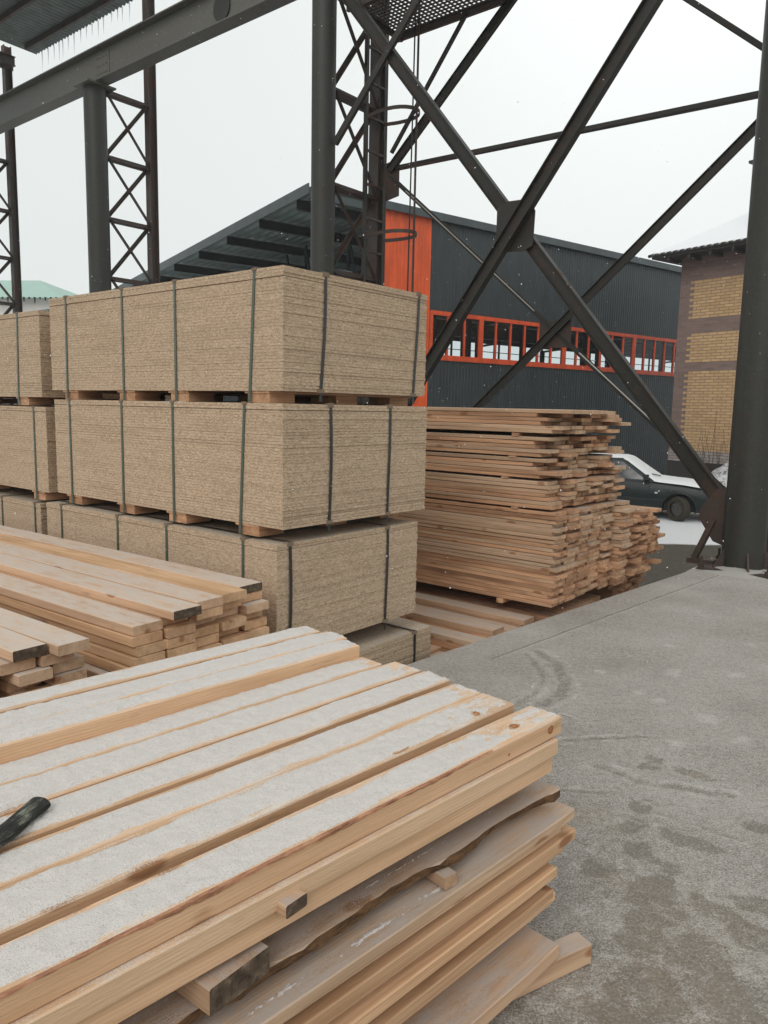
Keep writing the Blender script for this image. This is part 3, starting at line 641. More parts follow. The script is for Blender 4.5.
# ---------------------------------------------------------------- chipboard packs
def pack(a0, b0, z0, z1, la, lb_, label, seed, straps_b, straps_a, blocks=True, shift=.0, bow=0., thick=.0164, loose=2):
    """corner at (a0,b0); la along A, lb_ along B"""
    rr = random.Random(seed)
    e = empty('chipboard_pack', label, 'chipboard pack', W(a0, b0, z0), rotA, 'strapped packs of chipboard')
    n = int(round((z1-z0)/thick)); th = (z1-z0)/n; mb = MB()
    for i in range(n):
        f = i/(n-1); k = bow*math.sin(PI*f)
        dx = rr.uniform(-.0006, .0006); dy = rr.uniform(-.0022, .0022)
        ex = shift*(1-f)**2
        gap = .0006
        if rr.random() < .16: dy += rr.uniform(-.005, .001); gap = .0014
        if i == n-loose-1: gap = .003; dx += .002
        if i >= n-loose: dx -= .003; dy -= .003
        mb.box(dx, la+dx+ex+rr.uniform(-.004, .003)-k, dy, lb_+dy+ex, i*th, (i+1)*th-gap)
    mb.build('board_stack', M['chip'], e)
    H_ = z1-z0
    for q, (b, sl) in enumerate(straps_b):        # straps crossing the long face (plane x=0), loop in the x-z plane
        m = MB(); w = .009; t = .0025
        for s_ in (-1, 1):
            pass
        y0 = b-b0; o1 = .006
        m.add([(-o1,y0-w,H_+.004),(-o1,y0+w,H_+.004),(-o1-.002,y0-w+sl,-.058),(-o1-.002,y0+w+sl,-.058),(-o1+t,y0-w,H_+.004),(-o1+t,y0+w,H_+.004),(-o1+t,y0-w+sl,-.058),(-o1+t,y0+w+sl,-.058)], [(0,1,3,2),(4,6,7,5),(0,2,6,4),(1,5,7,3)])
        m.box(-o1, la+.006, y0-w, y0+w, H_+.003, H_+.0055)
        m.box(la+.004, la+.007, y0-w, y0+w, -.058, H_+.003)
        m.build('strap', M['strap'], e)
        m = MB(); m.box(-.0085, .02, y0-.017, y0+.02, H_-.008, H_+.006); m.build('corner_guard', M['guard'], e)
    for q, (a, sl) in enumerate(straps_a):
        m = MB(); w = .0095; t = .0025; x0 = a-a0; o1 = .007; N = 10; vs = []; fs = []
        for i in range(N+1):
            f = i/N; z = (H_+.004)*(1-f)+(-.05)*f; off = sl*f+.006*math.sin(f*PI*1.3+q)
            y = -o1-.003*math.sin(PI*f)
            vs += [(x0-w+off, y, z), (x0+w+off, y, z), (x0+w+off, y+t, z), (x0-w+off, y+t, z)]
        for i in range(N):
            for k in range(4): fs.append((i*4+k, i*4+(k+1) % 4, i*4+4+(k+1) % 4, i*4+4+k))
        m.add(vs, fs); m.box(x0-w, x0+w, -o1, lb_+.004, H_+.006, H_+.0085)
        m.build('strap', M['strap_dark'], e)
        for zz in (H_, 0.0):
            m = MB(); m.box(x0-.022+sl*(zz == 0), x0+.022+sl*(zz == 0), -.0095, .02, zz-.016 if zz else -.004, zz+.007 if zz else .016); m.build('corner_guard', M['guard'], e)
    if blocks:
        bs = [y-b0 for y, _ in straps_b] if straps_b else [.3, 1.2, 2.1]
        for i, y in enumerate(bs):
            m = MB()
            for x in (0.01, la*.5-.09, la-.21): m.box(x, x+.18, max(.005, y-.1), min(lb_-.01, y+.07), -.062, -.014)
            m.box(.005, la-.01, max(.004, y-.10), min(lb_-.005, y+.09), -.013, -.0006)
            m.build('bearer', M['pine_old'], e)
    return e
pack(2.728, 2.905, 1.571, 2.192, 1.215, 2.34, 'top chipboard pack of the near column, directly under the grey sky', 1, [(3.116,.04),(3.801,0),(4.344,0),(5.018,.015)], [(3.03,-.03),(3.85,-.03)], shift=.0, bow=.0, loose=3)
pack(2.728, 2.905, .853, 1.508, 1.245, 2.32, 'second chipboard pack from the top of the near column, its right corner square', 2, [(3.199,.04),(3.842,0),(4.379,0),(5.016,0)], [(3.078,0),(3.592,0)])
pack(2.70, 2.92, .175, .775, 1.225, 2.42, 'third chipboard pack down in the near column, behind the dry board ends', 3, [(3.185,0),(3.885,0),(4.416,0),(5.125,0)], [(2.79,0),(3.61,0)])
pack(2.75, 2.88, -.50, .062, 1.30, 2.4, 'lowest visible chipboard pack of the near column, mostly below the platform edge', 4, [(3.3,0),(4.4,0)], [(3.10,0),(3.86,0)])
pack(2.76, 5.46, 1.522, 2.135, 1.2, 2.4, 'top chipboard pack at the left edge with a slack curved strap', 5, [(5.78,.03),(6.6,0),(7.4,0)], [(3.2,0)], bow=.02)
pack(2.745, 5.385, .833, 1.452, 1.2, 2.4, 'middle chipboard pack at the left edge under the slack strapped one', 6, [(5.56,.0),(6.5,0),(7.3,0)], [(3.2,0)])
pack(2.73, 5.49, .16, .745, 1.2, 2.4, 'lower chipboard pack at the left edge, half hidden by the dry boards', 7, [(5.57,0),(6.1,0),(7.2,0)], [(3.2,0)])
pack(2.73, 5.46, -.50, .09, 1.2, 2.4, 'lowest chipboard pack at the left edge, hidden behind the dry boards', 8, [(5.8,0),(6.9,0)], [(3.2,0)])
for q, (b0, nm_) in enumerate(((2.95, 'near'), (5.5, 'left'))):
    e = empty('pallet', 'wooden pallet on the yard under the %s column of chipboard packs' % nm_, 'pallet', W(2.76, b0, YARD), rotA)
    for i in range(4):
        m = MB(); m.box(0, 1.2, .1+i*.68, .24+i*.68, 0, .285); m.build('bearer', M['pine_old'], e)
# small flat cover board lying on the left packs
mb = MB(); mb.box(0, .5, 0, .35, 0, .02); o = mb.build('cover_board', M['roof_under'], None, W(2.9, 5.6, 2.147), rotA); tag(o, 'grey green sheet offcut lying on the top left chipboard pack', 'sheet')

# ---------------------------------------------------------------- steel structure
ap, apo = 7.92, 9.07
zl3 = [7.0, 5.88, 4.80, 3.74, 2.65, 1.55, .45]
zl2 = [7.0, 5.72, 4.49, 3.34, 2.2, 1.1, .2]
def column(b, rp, zt, post_top, zl, label, post_w=.17):
    e = empty('lattice_column', label, 'column', W(ap, b, 0), rotA, 'lattice columns of the crane runway')
    m = MB(); m.tube([(0,0,YARD if b > 5 else .0),(0,0,zt)], rp, 32); m.build('pipe', M['pipe'], e, smooth=True)
    m = MB(); m.sect((1.15,0,YARD), (1.15,0,post_top), isec(post_w, post_w*.9, .014, .012), up=Vector((1,0,0))); m.build('post', M['rusty'], e)
    m = MB(); m.box(-rp-.08, rp+.08, -rp-.06, rp+.06, zt, zt+.03); m.build('cap_plate', M['beam'], e)
    for i, z in enumerate(zl):
        for dy in (-.05, .05):
            m = MB(); m.sect((rp-.02, dy, z), (1.07, dy, z), ang(.065, .007) if dy < 0 else [(x_*-1, y_) for x_, y_ in ang(.065, .007)]); m.build('lattice_bar', M['rusty'], e)
    for i in range(len(zl)-1):
        z1, z0 = zl[i], zl[i+1]
        for k, (p, q, dy) in enumerate((((rp-.02, z1), (1.08, z0), -.045), ((rp-.02, z0), (1.08, z1), .045))):
            m = MB(); m.sect((p[0], dy, p[1]), (q[0], dy, q[1]), ang(.06, .006)); m.build('lattice_bar', M['rusty'], e)
    return e
c3 = column(13.32, .195, 7.03, 9.5, zl3, 'lattice column left of centre, its pipe holding up the long runway beam')
c2 = column(7.65, .163, 7.03, 9.5, zl2, 'lattice column with a caged ladder, in the middle behind the chipboard packs', .2)
c4 = column(18.97, .195, 7.03, 9.6, zl3, 'farthest lattice column, cut by the left edge of the view')
c1 = column(1.93, .195, 7.03, 9.5, zl2[:-1], 'thick pipe column at the right edge standing on the frosted platform', .2)
# base details of the right-hand column
for k in range(5):
    an = R([62, 135, 205, 275, 350][k]); m = MB(); T_ = Matrix.Rotation(an, 4, 'Z') @ Matrix.Rotation(PI/2, 4, 'X')
    m.prism([(.19,.0),(.30,.0),(.30,.03),(.20,.19),(.19,.19)], T_, -.008, .008); m.build('stiffener', M['rusty'], c1)
m = MB(); m.box(-.33, .33, -.33, .33, .002, .020); m.build('base_plate', M['rusty'], c1)
for sx, sy in ((-.29,.30),(-.29,-.30),(.29,.30),(.29,-.30)):
    m = MB(); m.tube([(sx,sy,.02),(sx,sy,.13)], .014, 10); bo = m.build('anchor_bolt', M['rusty'], c1)
    m = MB(); m.tube([(sx,sy,.021),(sx,sy,.055)], .03, 6); m.build('nut', M['rusty'], bo)
# snow on base plate
def mound(name, cx, cy, rx, ry, h, mat, seed, n=40, parent=None):
    X, Y = np.meshgrid(np.linspace(-1.2, 1.2, n), np.linspace(-1.2, 1.2, n), indexing='ij'); r = np.hypot(X, Y)
    Z = h*np.clip(1-r*r*.8, -.2, 1)*(.6+.8*fbm(X+5, Y+5, 2.5, 4, seed)); return np_grid(name, X*rx, Y*ry, np.maximum(Z, -.05), M[mat])
me = mound('snow', 0, 0, .33, .33, .034, 'frost', 4); o = link('snow', me, c1, (-.1, -.02, .002))
# braces (plane 1)
def B2(b, z, a=ap): return W(a, b, z)
def line_bz(p, q, bt):  # extend line in (b,z)
    k = (bt-p[0])/(q[0]-p[0]); return (bt, p[1]+(q[1]-p[1])*k)
xb = empty('cross_brace', 'big near X brace of dark channel steel ending at the thick right column', 'brace', W(ap, 4.625, 3.576))
def brace(parent, p, q, a, prof, mat='steel', name='diagonal', flip=1):
    o0 = Vector(parent.location); P, Q = W(a, *p)-o0, W(a, *q)-o0
    m = MB(); m.sect(P, Q, [(x*flip, y) for x, y in prof], up=A); return m.build(name, M[mat], parent)
c = (4.625, 3.576)
pA1 = line_bz((2.16,.609), c, 7.60); pA0 = (2.16,.609)
dbl = lambda w, d, t: [(-w/2,-d/2),(-w/2+t,-d/2),(-w/2+t,-t/2),(w/2-t,-t/2),(w/2-t,-d/2),(w/2,-d/2),(w/2,d/2),(w/2-t,d/2),(w/2-t,t/2),(-w/2+t,t/2),(-w/2+t,d/2),(-w/2,d/2)]
brace(xb, pA1, pA0, ap+.055, dbl(.15, .10, .010))
pB1 = line_bz((3.159,5.508), c, 2.0); pB0 = line_bz(c, (5.762,2.034), 7.5)
brace(xb, pB1, pB0, ap-.055, dbl(.15, .10, .010))
m = MB(); m.prism([(-.24,-.25),(-.12,-.30),(.16,-.28),(.24,-.14),(.24,.22),(.10,.27),(-.18,.26),(-.25,.12)], Matrix.Rotation(rotA+PI/2, 4, 'Z') @ Matrix.Rotation(PI/2, 4, 'X'), -.006, .006); m.build('gusset_plate', M['steel'], xb)
m = MB(); TT = Matrix.Rotation(rotA+PI/2, 4, 'Z') @ Matrix.Rotation(PI/2, 4, 'X'); TL = Matrix.Translation(W(ap, 2.22, .40)-xb.location)
m.prism([(-.12,-.20),(.0,-.16),(.15,.06),(.14,.16),(-.0,.36),(-.12,.38)], TL @ TT, -.008, .008); m.build('gusset_plate', M['rusty'], xb)
m = MB(); m.box(-.07, .07, -.10, .16, .0, .05, T=Matrix.Translation(W(ap, 2.28, .002)-xb.location) @ Matrix.Rotation(rotA, 4, 'Z')); m.sect(W(ap, 2.36, .04)-xb.location, W(ap, 2.20, .45)-xb.location, chan(.10, .05, .008), up=A); m.build('brace_foot', M['rusty'], xb)
sb = empty('strut', 'short steep strut rising from the ladder column towards the runway beam', 'brace', W(ap, 7.42, 5.0))
brace(sb, (7.45,4.99), (5.42,7.1), ap+.02, rect(.085,.05), name='strut_bar')
# plane 2
x2 = empty('cross_brace', 'thinner rear X brace with a small centre plate, snow lying along one bar', 'brace', W(apo, 4.65, 2.45))
c2_ = (4.65, 2.45)
dd = brace(x2, (7.45, 4.83), line_bz((7.314,4.693), c2_, 2.05), apo+.03, chan(.085,.045,.007))
brace(x2, line_bz((2.427,4.492), c2_, 2.1), line_bz((4.579,2.448), (5.572,1.596), 7.4), apo-.03, dbl(.10,.06,.008))
m = MB(); m.prism([(-.22,-.16),(.22,-.16),(.22,.18),(-.22,.18)], TT, -.005, .005); m.build('gusset_plate', M['rusty'], x2)
o0 = Vector(x2.location)
for seg in ((4.95, 7.1), (2.9, 4.3)):
    m = MB(); p = line_bz((7.314,4.693), c2_, seg[0]); q = line_bz((7.314,4.693), c2_, seg[1])
    m.sect(W(apo-.01, p[0], p[1]+.062)-o0, W(apo-.01, q[0], q[1]+.062)-o0, rect(.010, .03), up=A); m.build('snow', M['frost'], x2)
hb = empty('tie_bar', 'long nearly level tie bar crossing behind the big X brace', 'brace', W(apo, 7.35, 4.9)); brace(hb, (7.45,4.905), (2.0,4.80), apo+.02, chan(.09,.05,.007), name='bar')
m = MB(); m.prism([(-.18,-.22),(.06,-.26),(.10,.26),(-.18,.30)], Matrix.Translation(W(apo,7.42,4.75)-hb.location) @ TT, -.006, .006); m.build('gusset_plate', M['rusty'], hb)
ub = empty('cross_brace', 'upper rear brace bars leaving the top of the view above the tie bar', 'brace', W(apo, 4.7, 7.3))
brace(ub, (7.40,4.90), (2.0,9.70), apo-.03, dbl(.12,.06,.008)); brace(ub, (2.0,4.95), (7.4,9.60), apo+.03, chan(.09,.05,.007))
# ladder with cage at column 2
ld = empty('ladder', 'steel ladder with round safety hoops fixed to the middle lattice column', 'ladder', W(apo, 7.52, 0), rotA)
yA = .0; xl0, xl1 = -.42, -.02
for x in (xl0, xl1):
    m = MB(); m.sect((x, .0, YARD), (x, .0, 8.6), ang(.05, .006), up=Vector((1,0,0))); m.build('rail', M['steel'], ld)
z = -.4
while z < 8.4:
    m = MB(); m.sect((xl0+.01, .02, z), (xl1, .02, z), rect(.035, .03)); m.build('rung', M['rusty'], ld); z += .46
for z in (7.25, 5.55, 3.93, 2.3):
    m = MB(); pts = []
    for k in range(19):
        an = PI*k/18; pts.append(((xl0+xl1)/2+(.20+.14*math.sin(an)**.6)*math.cos(an), -.04-.70*math.sin(an)**.8, z))
    pts = [(pts[0][0], .0, z)]+pts+[(pts[-1][0], .0, z)]
    for p, q in zip(pts[:-1], pts[1:]): m.sect(p, q, rect(.008, .05))
    m.build('hoop', M['rusty'], ld)
for an in (62, 95):
    an = R(an); m = MB(); m.sect(((xl0+xl1)/2+.02+.35*math.cos(an), -.04-.71*math.sin(an)**.8, 2.2), ((xl0+xl1)/2+.02+.35*math.cos(an), -.04-.71*math.sin(an)**.8, 7.4), rect(.012, .03), up=Vector((0,1,0))); m.build('cage_strip', M['rusty'], ld) if an != R(62) else None
m = MB(); m.tube([W(apo-.2, 6.85, 8)+Vector((0,0,0)), W(apo-.2, 6.87, 5), W(apo-.2, 6.9, 1.)], .012, 6)
tag(m.build('cable', M['cable']), 'dark cable hanging straight down beside the ladder cage', 'cable')
# crane runway beam (along B at A=7.92)
rbm = empty('runway_beam', 'heavy grey runway beam running over the pipe columns to the upper left', 'beam', W(ap, 13.3, 7.06))
o0 = Vector(rbm.location)
for s0, s1 in ((-6, 13.0), (13.02, 30)):
    m = MB(); m.sect(W(ap, s0, 7.345)-o0, W(ap, s1, 7.345)-o0, isec(.56, .26, .022, .014)); m.build('girder', M['beam'], rbm)
for s0 in (12.7, 13.3):
    for sg in (-1, 1):
        m = MB(); m.box(sg*.008, sg*.018, -.22, .22, -.2, .2, T=Matrix.Translation(W(ap, 13.02, 7.34)-o0) @ Matrix.Rotation(rotA, 4, 'Z')); 
        if s0 < 13:
            for bx in (-.14, -.05, .06, .15):
                for bz_ in (-.13, .0, .13): m.tube([Matrix.Translation(W(ap, 13.02, 7.34)-o0) @ Matrix.Rotation(rotA, 4, 'Z') @ Vector((sg*.016, bx, bz_)), Matrix.Translation(W(ap, 13.02, 7.34)-o0) @ Matrix.Rotation(rotA, 4, 'Z') @ Vector((sg*.03, bx, bz_))], .014, 6)
            m.build('splice_plate', M['beam'], rbm)
for b in (-4., 1.93, 7.65, 18.97, 24.6):
    m = MB(); m.box(-.125, .125, -.006, .006, -.255, .255, T=Matrix.Translation(W(ap, float(b), 7.345)-o0) @ Matrix.Rotation(rotA, 4, 'Z')); m.build('web_stiffener', M['beam'], rbm)
m = MB(); m.box(-.035, .035, -19, 17, 0, .06, T=Matrix.Translation(W(ap, 13.3, 7.628)-o0) @ Matrix.Rotation(rotA, 4, 'Z')); m.build('crane_rail', M['rusty'], rbm)
m = MB(); m.tube([W(ap-.028, 9.75, 7.33)-o0, W(ap-.008, 9.75, 7.33)-o0], .19, 24); m.build('round_plate', M['steel'], rbm)
# walkway grating
wk = empty('walkway', 'mesh walkway seen from below beside the ladder top', 'walkway', W(8.62, 7.0, 6.72), rotA)
m = MB()
for i in range(50): m.box(-.55, .45, -3.2+i*.07, -3.2+i*.07+.012, 0, .025)
for i in range(15): m.box(-.55+i*.07, -.55+i*.07+.01, -3.2, .3, .003, .022)
m.build('grating', M['rusty'], wk)
for x in (-.6, .45):
    m = MB(); m.sect((x, -3.3, -.03), (x, .35, -.03), chan(.10, .05, .008)); m.build('frame_bar', M['rusty'], wk)
for y in (-3.2, -1.4, .3):
    m = MB(); m.sect((-.6, y, -.05), (.5, y, -.05), chan(.08, .04, .007)); m.build('cross_bar', M['rusty'], wk)
m = MB(); m.sect(W(9.08,7.40,5.15)-W(8.62,7,6.72), W(9.08,6.15,6.70)-W(8.62,7,6.72), rect(.05,.04)); o = m.build('bracket', M['steel'], wk); o.rotation_euler = (0,0,-rotA)
# roof over the hall (upper left)
RA0, RA1, RB0, RB1 = 3.6, 9.5, 12.3, 40
rf = empty('hall_roof', 'corrugated roof of the open hall over the top left corner', 'roof', W(RA1, 18.2, 9.42), rotA)
m = MB(); y0 = -7.0; pitch_ = .13; n = int((18.3-y0)/pitch_*1); prof = []
rb0, rb1 = 14.0-18.2, 18.2-18.2+.1
yy = rb0
P = []
while yy < rb1:
    P += [(yy, 0), (yy+.035, .035), (yy+.065, .035), (yy+.10, 0)]; yy += .13
xs = (0.0, -6.5)
vs = []
for x in xs: vs += [(x, y, z+(-x)*.02) for y, z in P]
k = len(P); m.add(vs, [(i, i+1, k+i+1, k+i) for i in range(k-1)])
m.add([(x, y, z+.004) for x, y, z in vs], [(i, k+i, k+i+1, i+1) for i in range(k-1)])
m.build('corrugated_sheet', M['roof_under'], rf)
for i, x in enumerate((-.42, -1.35, -2.4, -3.5, -4.7, -6.0)):
    m = MB(); m.sect((x, rb0, -.06+(-x)*.02), (x, rb1+(.0 if i else -.18), -.06+(-x)*.02), chan(.12, .06, .008)); m.build('purlin', M['rusty'], rf)
for y in (-5.0+.1, .55):
    m = MB(); m.sect((-.35, y, -.19), (-6.5, y, -.08), isec(.2,.12,.01,.008)); m.build('rafter', M['rusty'], rf) if y > 0 else None
m = MB(); m.sect((-.3, .78, -.25), (-1.2, .78, -.22), rect(.1,.14)); m.build('bracket', M['rusty'], rf)
G_I = 'icicles under the hall roof edge'
im = MB(); im.tube([(0,0,0),(.004,0,-.08),(0,.003,-.2),(0,0,-.34)], [.016,.011,.006,.001], 6); ime = im.mesh('icicle', M['ice'], True)
for i in range(16):
    o = link('icicle', ime); o.location = W(9.50, 14.6+i*.235+rnd.uniform(-.05, .05), 9.425); o.scale = (1,1,rnd.uniform(.4, 1.3)); tag(o, 'thin icicle hanging from the corrugated edge of the hall roof', 'icicle', G_I)

# ---------------------------------------------------------------- warehouse
wd_az = R(90-52.5)
P0 = Vector((9.55, 26.0, 0))
wh = empty('warehouse', 'long charcoal clad warehouse with an orange window band and orange corner panel', 'building', (P0.x, P0.y, YARD), wd_az)
def wz(z): return z-YARD
def ribbed(m, s0, s1, z0, z1, y=0., pitch=.11, d=.007, mi=0):
    P = []; s = s0
    while s < s1-.001:
        for a_, b_ in ((0,0),(.35,0),(.5,d),(.85,d)): 
            if s+a_*pitch < s1: P.append((s+a_*pitch, y-b_))
        s += pitch
    P.append((s1, y)); k = len(P)
    vs = [(x, yy_, z0) for x, yy_ in P]+[(x, yy_, z1) for x, yy_ in P]; m.add(vs, [(i, i+1, k+i+1, k+i) for i in range(k-1)], mi)
SE = 30.0
m = MB(); ribbed(m, -10.75, SE, 0, wz(2.70)); m.build('lower_wall', M['clad'], wh)
m = MB(); ribbed(m, -10.75, SE, wz(3.90), wz(6.06)); m.build('upper_wall', M['clad'], wh)
m = MB(); ribbed(m, -12.25, -10.755, 0, wz(6.06), y=-.01); m.build('corner_panel', M['orange'], wh)
m = MB(); m.box(-14.3, -12.3, -.10, .0, wz(5.93), wz(6.09)); m.box(-12.3, SE, -.14, -.125, wz(6.03), wz(6.21)); m.build('roof_trim', M['trim'], wh)
# window band: modules
edges = [-10.72, -8.97, -5.62, -2.27, 1.08, 4.43, 7.78]
m = MB(); ribbed(m, 7.79, SE, wz(2.701), wz(3.899)); m.build('middle_wall', M['clad'], wh)
for i in range(len(edges)-1):
    s0, s1 = edges[i], edges[i+1]; m = MB(); z0, z1 = wz(2.70), wz(3.90); fw = .07
    m.box(s0, s1, -.05, .06, z0, z0+.13); m.box(s0, s1, -.05, .06, z1-.10, z1)
    m.box(s0+.001, s0+fw, -.045, .05, z0+.13, z1-.10); m.box(s1-fw, s1-.001, -.045, .05, z0+.13, z1-.10)
    n = max(2, int(round((s1-s0)/.56))); 
    for k in range(1, n): x = s0+(s1-s0)*k/n; m.box(x-.022, x+.022, -.035, .04, z0+.13, z1-.10)
    w_ = m.build('window', M['orange_frame'], wh)
    m = MB(); m.add([(s0+fw,.003,z0+.13),(s1-fw,.003,z0+.13),(s1-fw,.003,z1-.10),(s0+fw,.003,z1-.10)], [(0,1,2,3)]); link('pane', m.mesh('pane', M['glass'], recalc=False), w_)
# roof: slopes down to the back
def rz_(y): return wz(6.10)-y*.0665
m = MB(); P = []; s = -14.3
while s < SE:
    P += [(s,0),(s+.06,.045),(s+.13,.045),(s+.19,0)]; s += .25
k = len(P); vs = [(x, -.12, rz_(-.12)+z+.03) for x, z in P]+[(x, 15.5, rz_(15.5)+z+.03) for x, z in P]
m.add(vs, [(i, i+1, k+i+1, k+i) for i in range(k-1)]); m.build('roof', M['roof_green'], wh)
m = MB(); m.sect((-14.33, -.12, rz_(-.12)), (-14.33, 15.5, rz_(15.5)), rect(.03, .22)); m.build('verge_trim', M['trim'], wh)
for i in range(9):
    y = .6+i*1.75; m = MB(); m.sect((-14.2, y, rz_(y)-.13), (SE, y, rz_(y)-.13), isec(.22,.12,.012,.01)); m.build('purlin', M['black'], wh)
for s in (-14.1, -9.2, -4.2, .8, 5.8, 10.8, 16.8, 22.8):
    m = MB(); m.sect((s, .2, rz_(.2)-.8), (s, 10.9, rz_(10.9)-.5), rect(.1,.12)); m.sect((s, .2, rz_(.2)-.3), (s, 15.3, rz_(15.3)-.3), rect(.1,.1))
    for q in range(7): y = .3+q*1.5; m.sect((s, y, rz_(y)-.75), (s, y+.75, rz_(y+.75)-.3), rect(.05,.05)); m.sect((s, y+.75, rz_(y+.75)-.3), (s, y+1.5, rz_(y+1.5)-.7), rect(.05,.05))
    m.build('roof_truss', M['interior'] if s > -14 else M['steel'], wh) if s > -14 else None
    for y in (.3, 7.5, 15.2):
        m = MB(); m.sect((s, y, 0), (s, y, rz_(y)-.25), isec(.2,.2,.012,.01), up=Vector((1,0,0))); m.build('column', M['interior'], wh) if not (s < -14 and y < 14) else None
m = MB(); m.box(-12.9, -12.4, 1.0, 12, wz(4.35), wz(4.75)); m.sect((-13.4, 3, wz(3.9)), (-8, 3, wz(4.0)), rect(.25,.35)); m.sect((-13.6, 7, wz(4.5)), (-8, 7, wz(4.5)), rect(.2,.3)); m.build('crane_girder', M['blue_steel'], wh)
m = MB(); m.box(-9.0, SE, 11.0, 11.1, 0, wz(3.45)); m.box(-9.0, SE, 11.0, 11.1, wz(4.70), rz_(11.1)-.24)
for q in range(26): m.box(-9+q*1.5, -8.94+q*1.5, 11.0, 11.08, wz(3.45), wz(4.70))
m.box(-9, SE, 11.02, 11.07, wz(4.1), wz(4.13)); m.build('rear_wall', M['interior'], wh)
m = MB(); m.box(SE, SE+.1, 0, 15.4, 0, wz(5.1)); m.build('end_wall', M['clad'], wh)
m = MB(); m.box(-10.75, -10.65, .05, 15, 0, wz(3.4)); m.box(-10.75, SE, .03, 15, .02, .06); m.build('inner_partition', M['interior'], wh)
# low dark lattice seen through the open bay
m = MB()
for q in range(4): m.sect((-12.3-.0, .3+q, wz(2.4)), (-12.3, .3+q, wz(5.7)), rect(.06,.06)); m.sect((-12.3, .3+q, wz(2.6)), (-12.3, 1.3+q, wz(5.6)), rect(.05,.05))
m.build('bay_lattice', M['interior'], wh)

# ---------------------------------------------------------------- brick building
bz = -R(55)                                     # local x along the facade, towards the right and the camera
br = empty('brick_building', 'yellow and mauve brick house with a snowy hipped roof behind the right column', 'building', (7.76, 21.01, YARD), bz)
LX, LY = 7.5, 6.0
m = MB(); m.box(0, LX, 0, LY, .0, wz(5.55)); m.build('wall', M['brick_mauve'], br)
for q, (z0, z1) in enumerate(((.53, 2.62), (2.85, 3.60), (3.95, 4.93))):
    m = MB(); n = int(round((z1-z0)/.075)); z0_ = round((wz(z0))/.075)*.075
    for i in range(n):
        x0 = .31+(.12 if i % 2 else 0.); z = z0_+i*.075
        m.add([(x0,-.004,z),(LX-.3,-.004,z),(LX-.3,-.004,z+.075),(x0,-.004,z+.075)], [(0,1,2,3)])
    m.build('yellow_panel', M['brick_yellow'], br)
m = MB(); m.box(.002, LX, -.03, .0, wz(.22), wz(.52)); m.build('plinth', M['brick_plinth'], br)
m = MB(); m.box(-.02, LX, -.015, .0, 0, wz(.22)); m.build('shaded_foundation', M['tile'], br)  # base below the plinth, coloured dark to stand in for the shadow there
ov = .55; ze = wz(5.55)
m = MB(); m.box(-ov, LX+ov, -ov, LY+ov, ze-.02, ze+.05); m.build('soffit', M['tile'], br)
rh = 2.3; cx0, cx1 = LX*.45, LX*.55; vs = [(-ov-.05,-ov-.05,ze+.052),(LX+ov,-ov-.05,ze+.052),(LX+ov,LY+ov,ze+.052),(-ov-.05,LY+ov,ze+.052),(cx0,LY/2,ze+rh),(cx1,LY/2,ze+rh)]
m = MB(); m.add(vs, [(0,1,5,4),(1,2,5),(2,3,4,5),(3,0,4),(3,2,1,0)]); r_ = m.build('roof', M['tile'], br)
m = MB(); dz = .09; ins = .03
vs2 = [(-ov+ins,-ov+ins,ze+.075),(LX+ov-ins,-ov+ins,ze+.075),(LX+ov-ins,LY+ov-ins,ze+.075),(-ov+ins,LY+ov-ins,ze+.075),(cx0,LY/2,ze+rh+dz),(cx1,LY/2,ze+rh+dz)]
vs3 = [(x,y,z+ (.05 if i < 4 else 0)) for i,(x,y,z) in enumerate(vs2)]
m.add(vs3, [(0,1,5,4),(1,2,5),(2,3,4,5),(3,0,4)]); m.add([*vs2[:4], *vs3[:4]], [(0,1,5,4),(1,2,6,5),(2,3,7,6),(3,0,4,7)]); m.build('snow', M['snow'], r_)
m = MB(); x = -ov-.04
while x < LX+ov: m.tube([(x,-ov-.06,ze+.055),(x,-ov+.25,ze+.055+.1)], .045, 6); x += .19
m.build('tile_edge', M['tile'], r_)
m = MB(); x = -.1
while x < LX: m.box(x, x+.07, -ov+.02, .0, ze-.13, ze-.022); x += .6
m.build('rafter_end', M['tile'], br)
m = MB(); m.tube([(1.98,-.1,wz(5.9)),(1.98,-.1,wz(7.45))], .05, 8); fl = m.build('flue_pipe', M['red_paint'], br); m = MB(); m.box(1.80, 2.2, -.25, .05, wz(7.47), wz(7.53)); m.build('flue_cap', M['tile'], fl)
# snow heap with twigs
X, Y = np.meshgrid(np.linspace(-1, 1, 60), np.linspace(-1, 1, 60), indexing='ij'); r = np.hypot(X, Y)
Z = 1.28*np.clip(1-r**1.7, -.1, 1)*(.62+.6*fbm(X+5, Y+5, 2.4, 5, 3))+.05*(fbm(X+5, Y+5, 14, 3, 9)-.5)
def heap_mat():
    t = NT('dirty_snow_heap'); n = t.noise(t.obj(), 9., 6., .75); t.bump(n, .08)
    return t.fin(t.mix(t.sm(n, .48, .62), (.74, .74, .76), (.20, .17, .15)), .9, .1)
M['heap'] = heap_mat()
o = link('snow_heap', np_grid('snow_heap', X*1.7, Y*1.2, Z, M['heap']), None, (8.75, 18.9, YARD-.02)); tag(o, 'heap of dirty shovelled snow against the foot of the brick house', 'snow heap')
sh = empty('dry_shrub', 'bare twigs of a leafless shrub in front of the yellow brick wall', 'shrub', (8.75, 19.6, YARD))
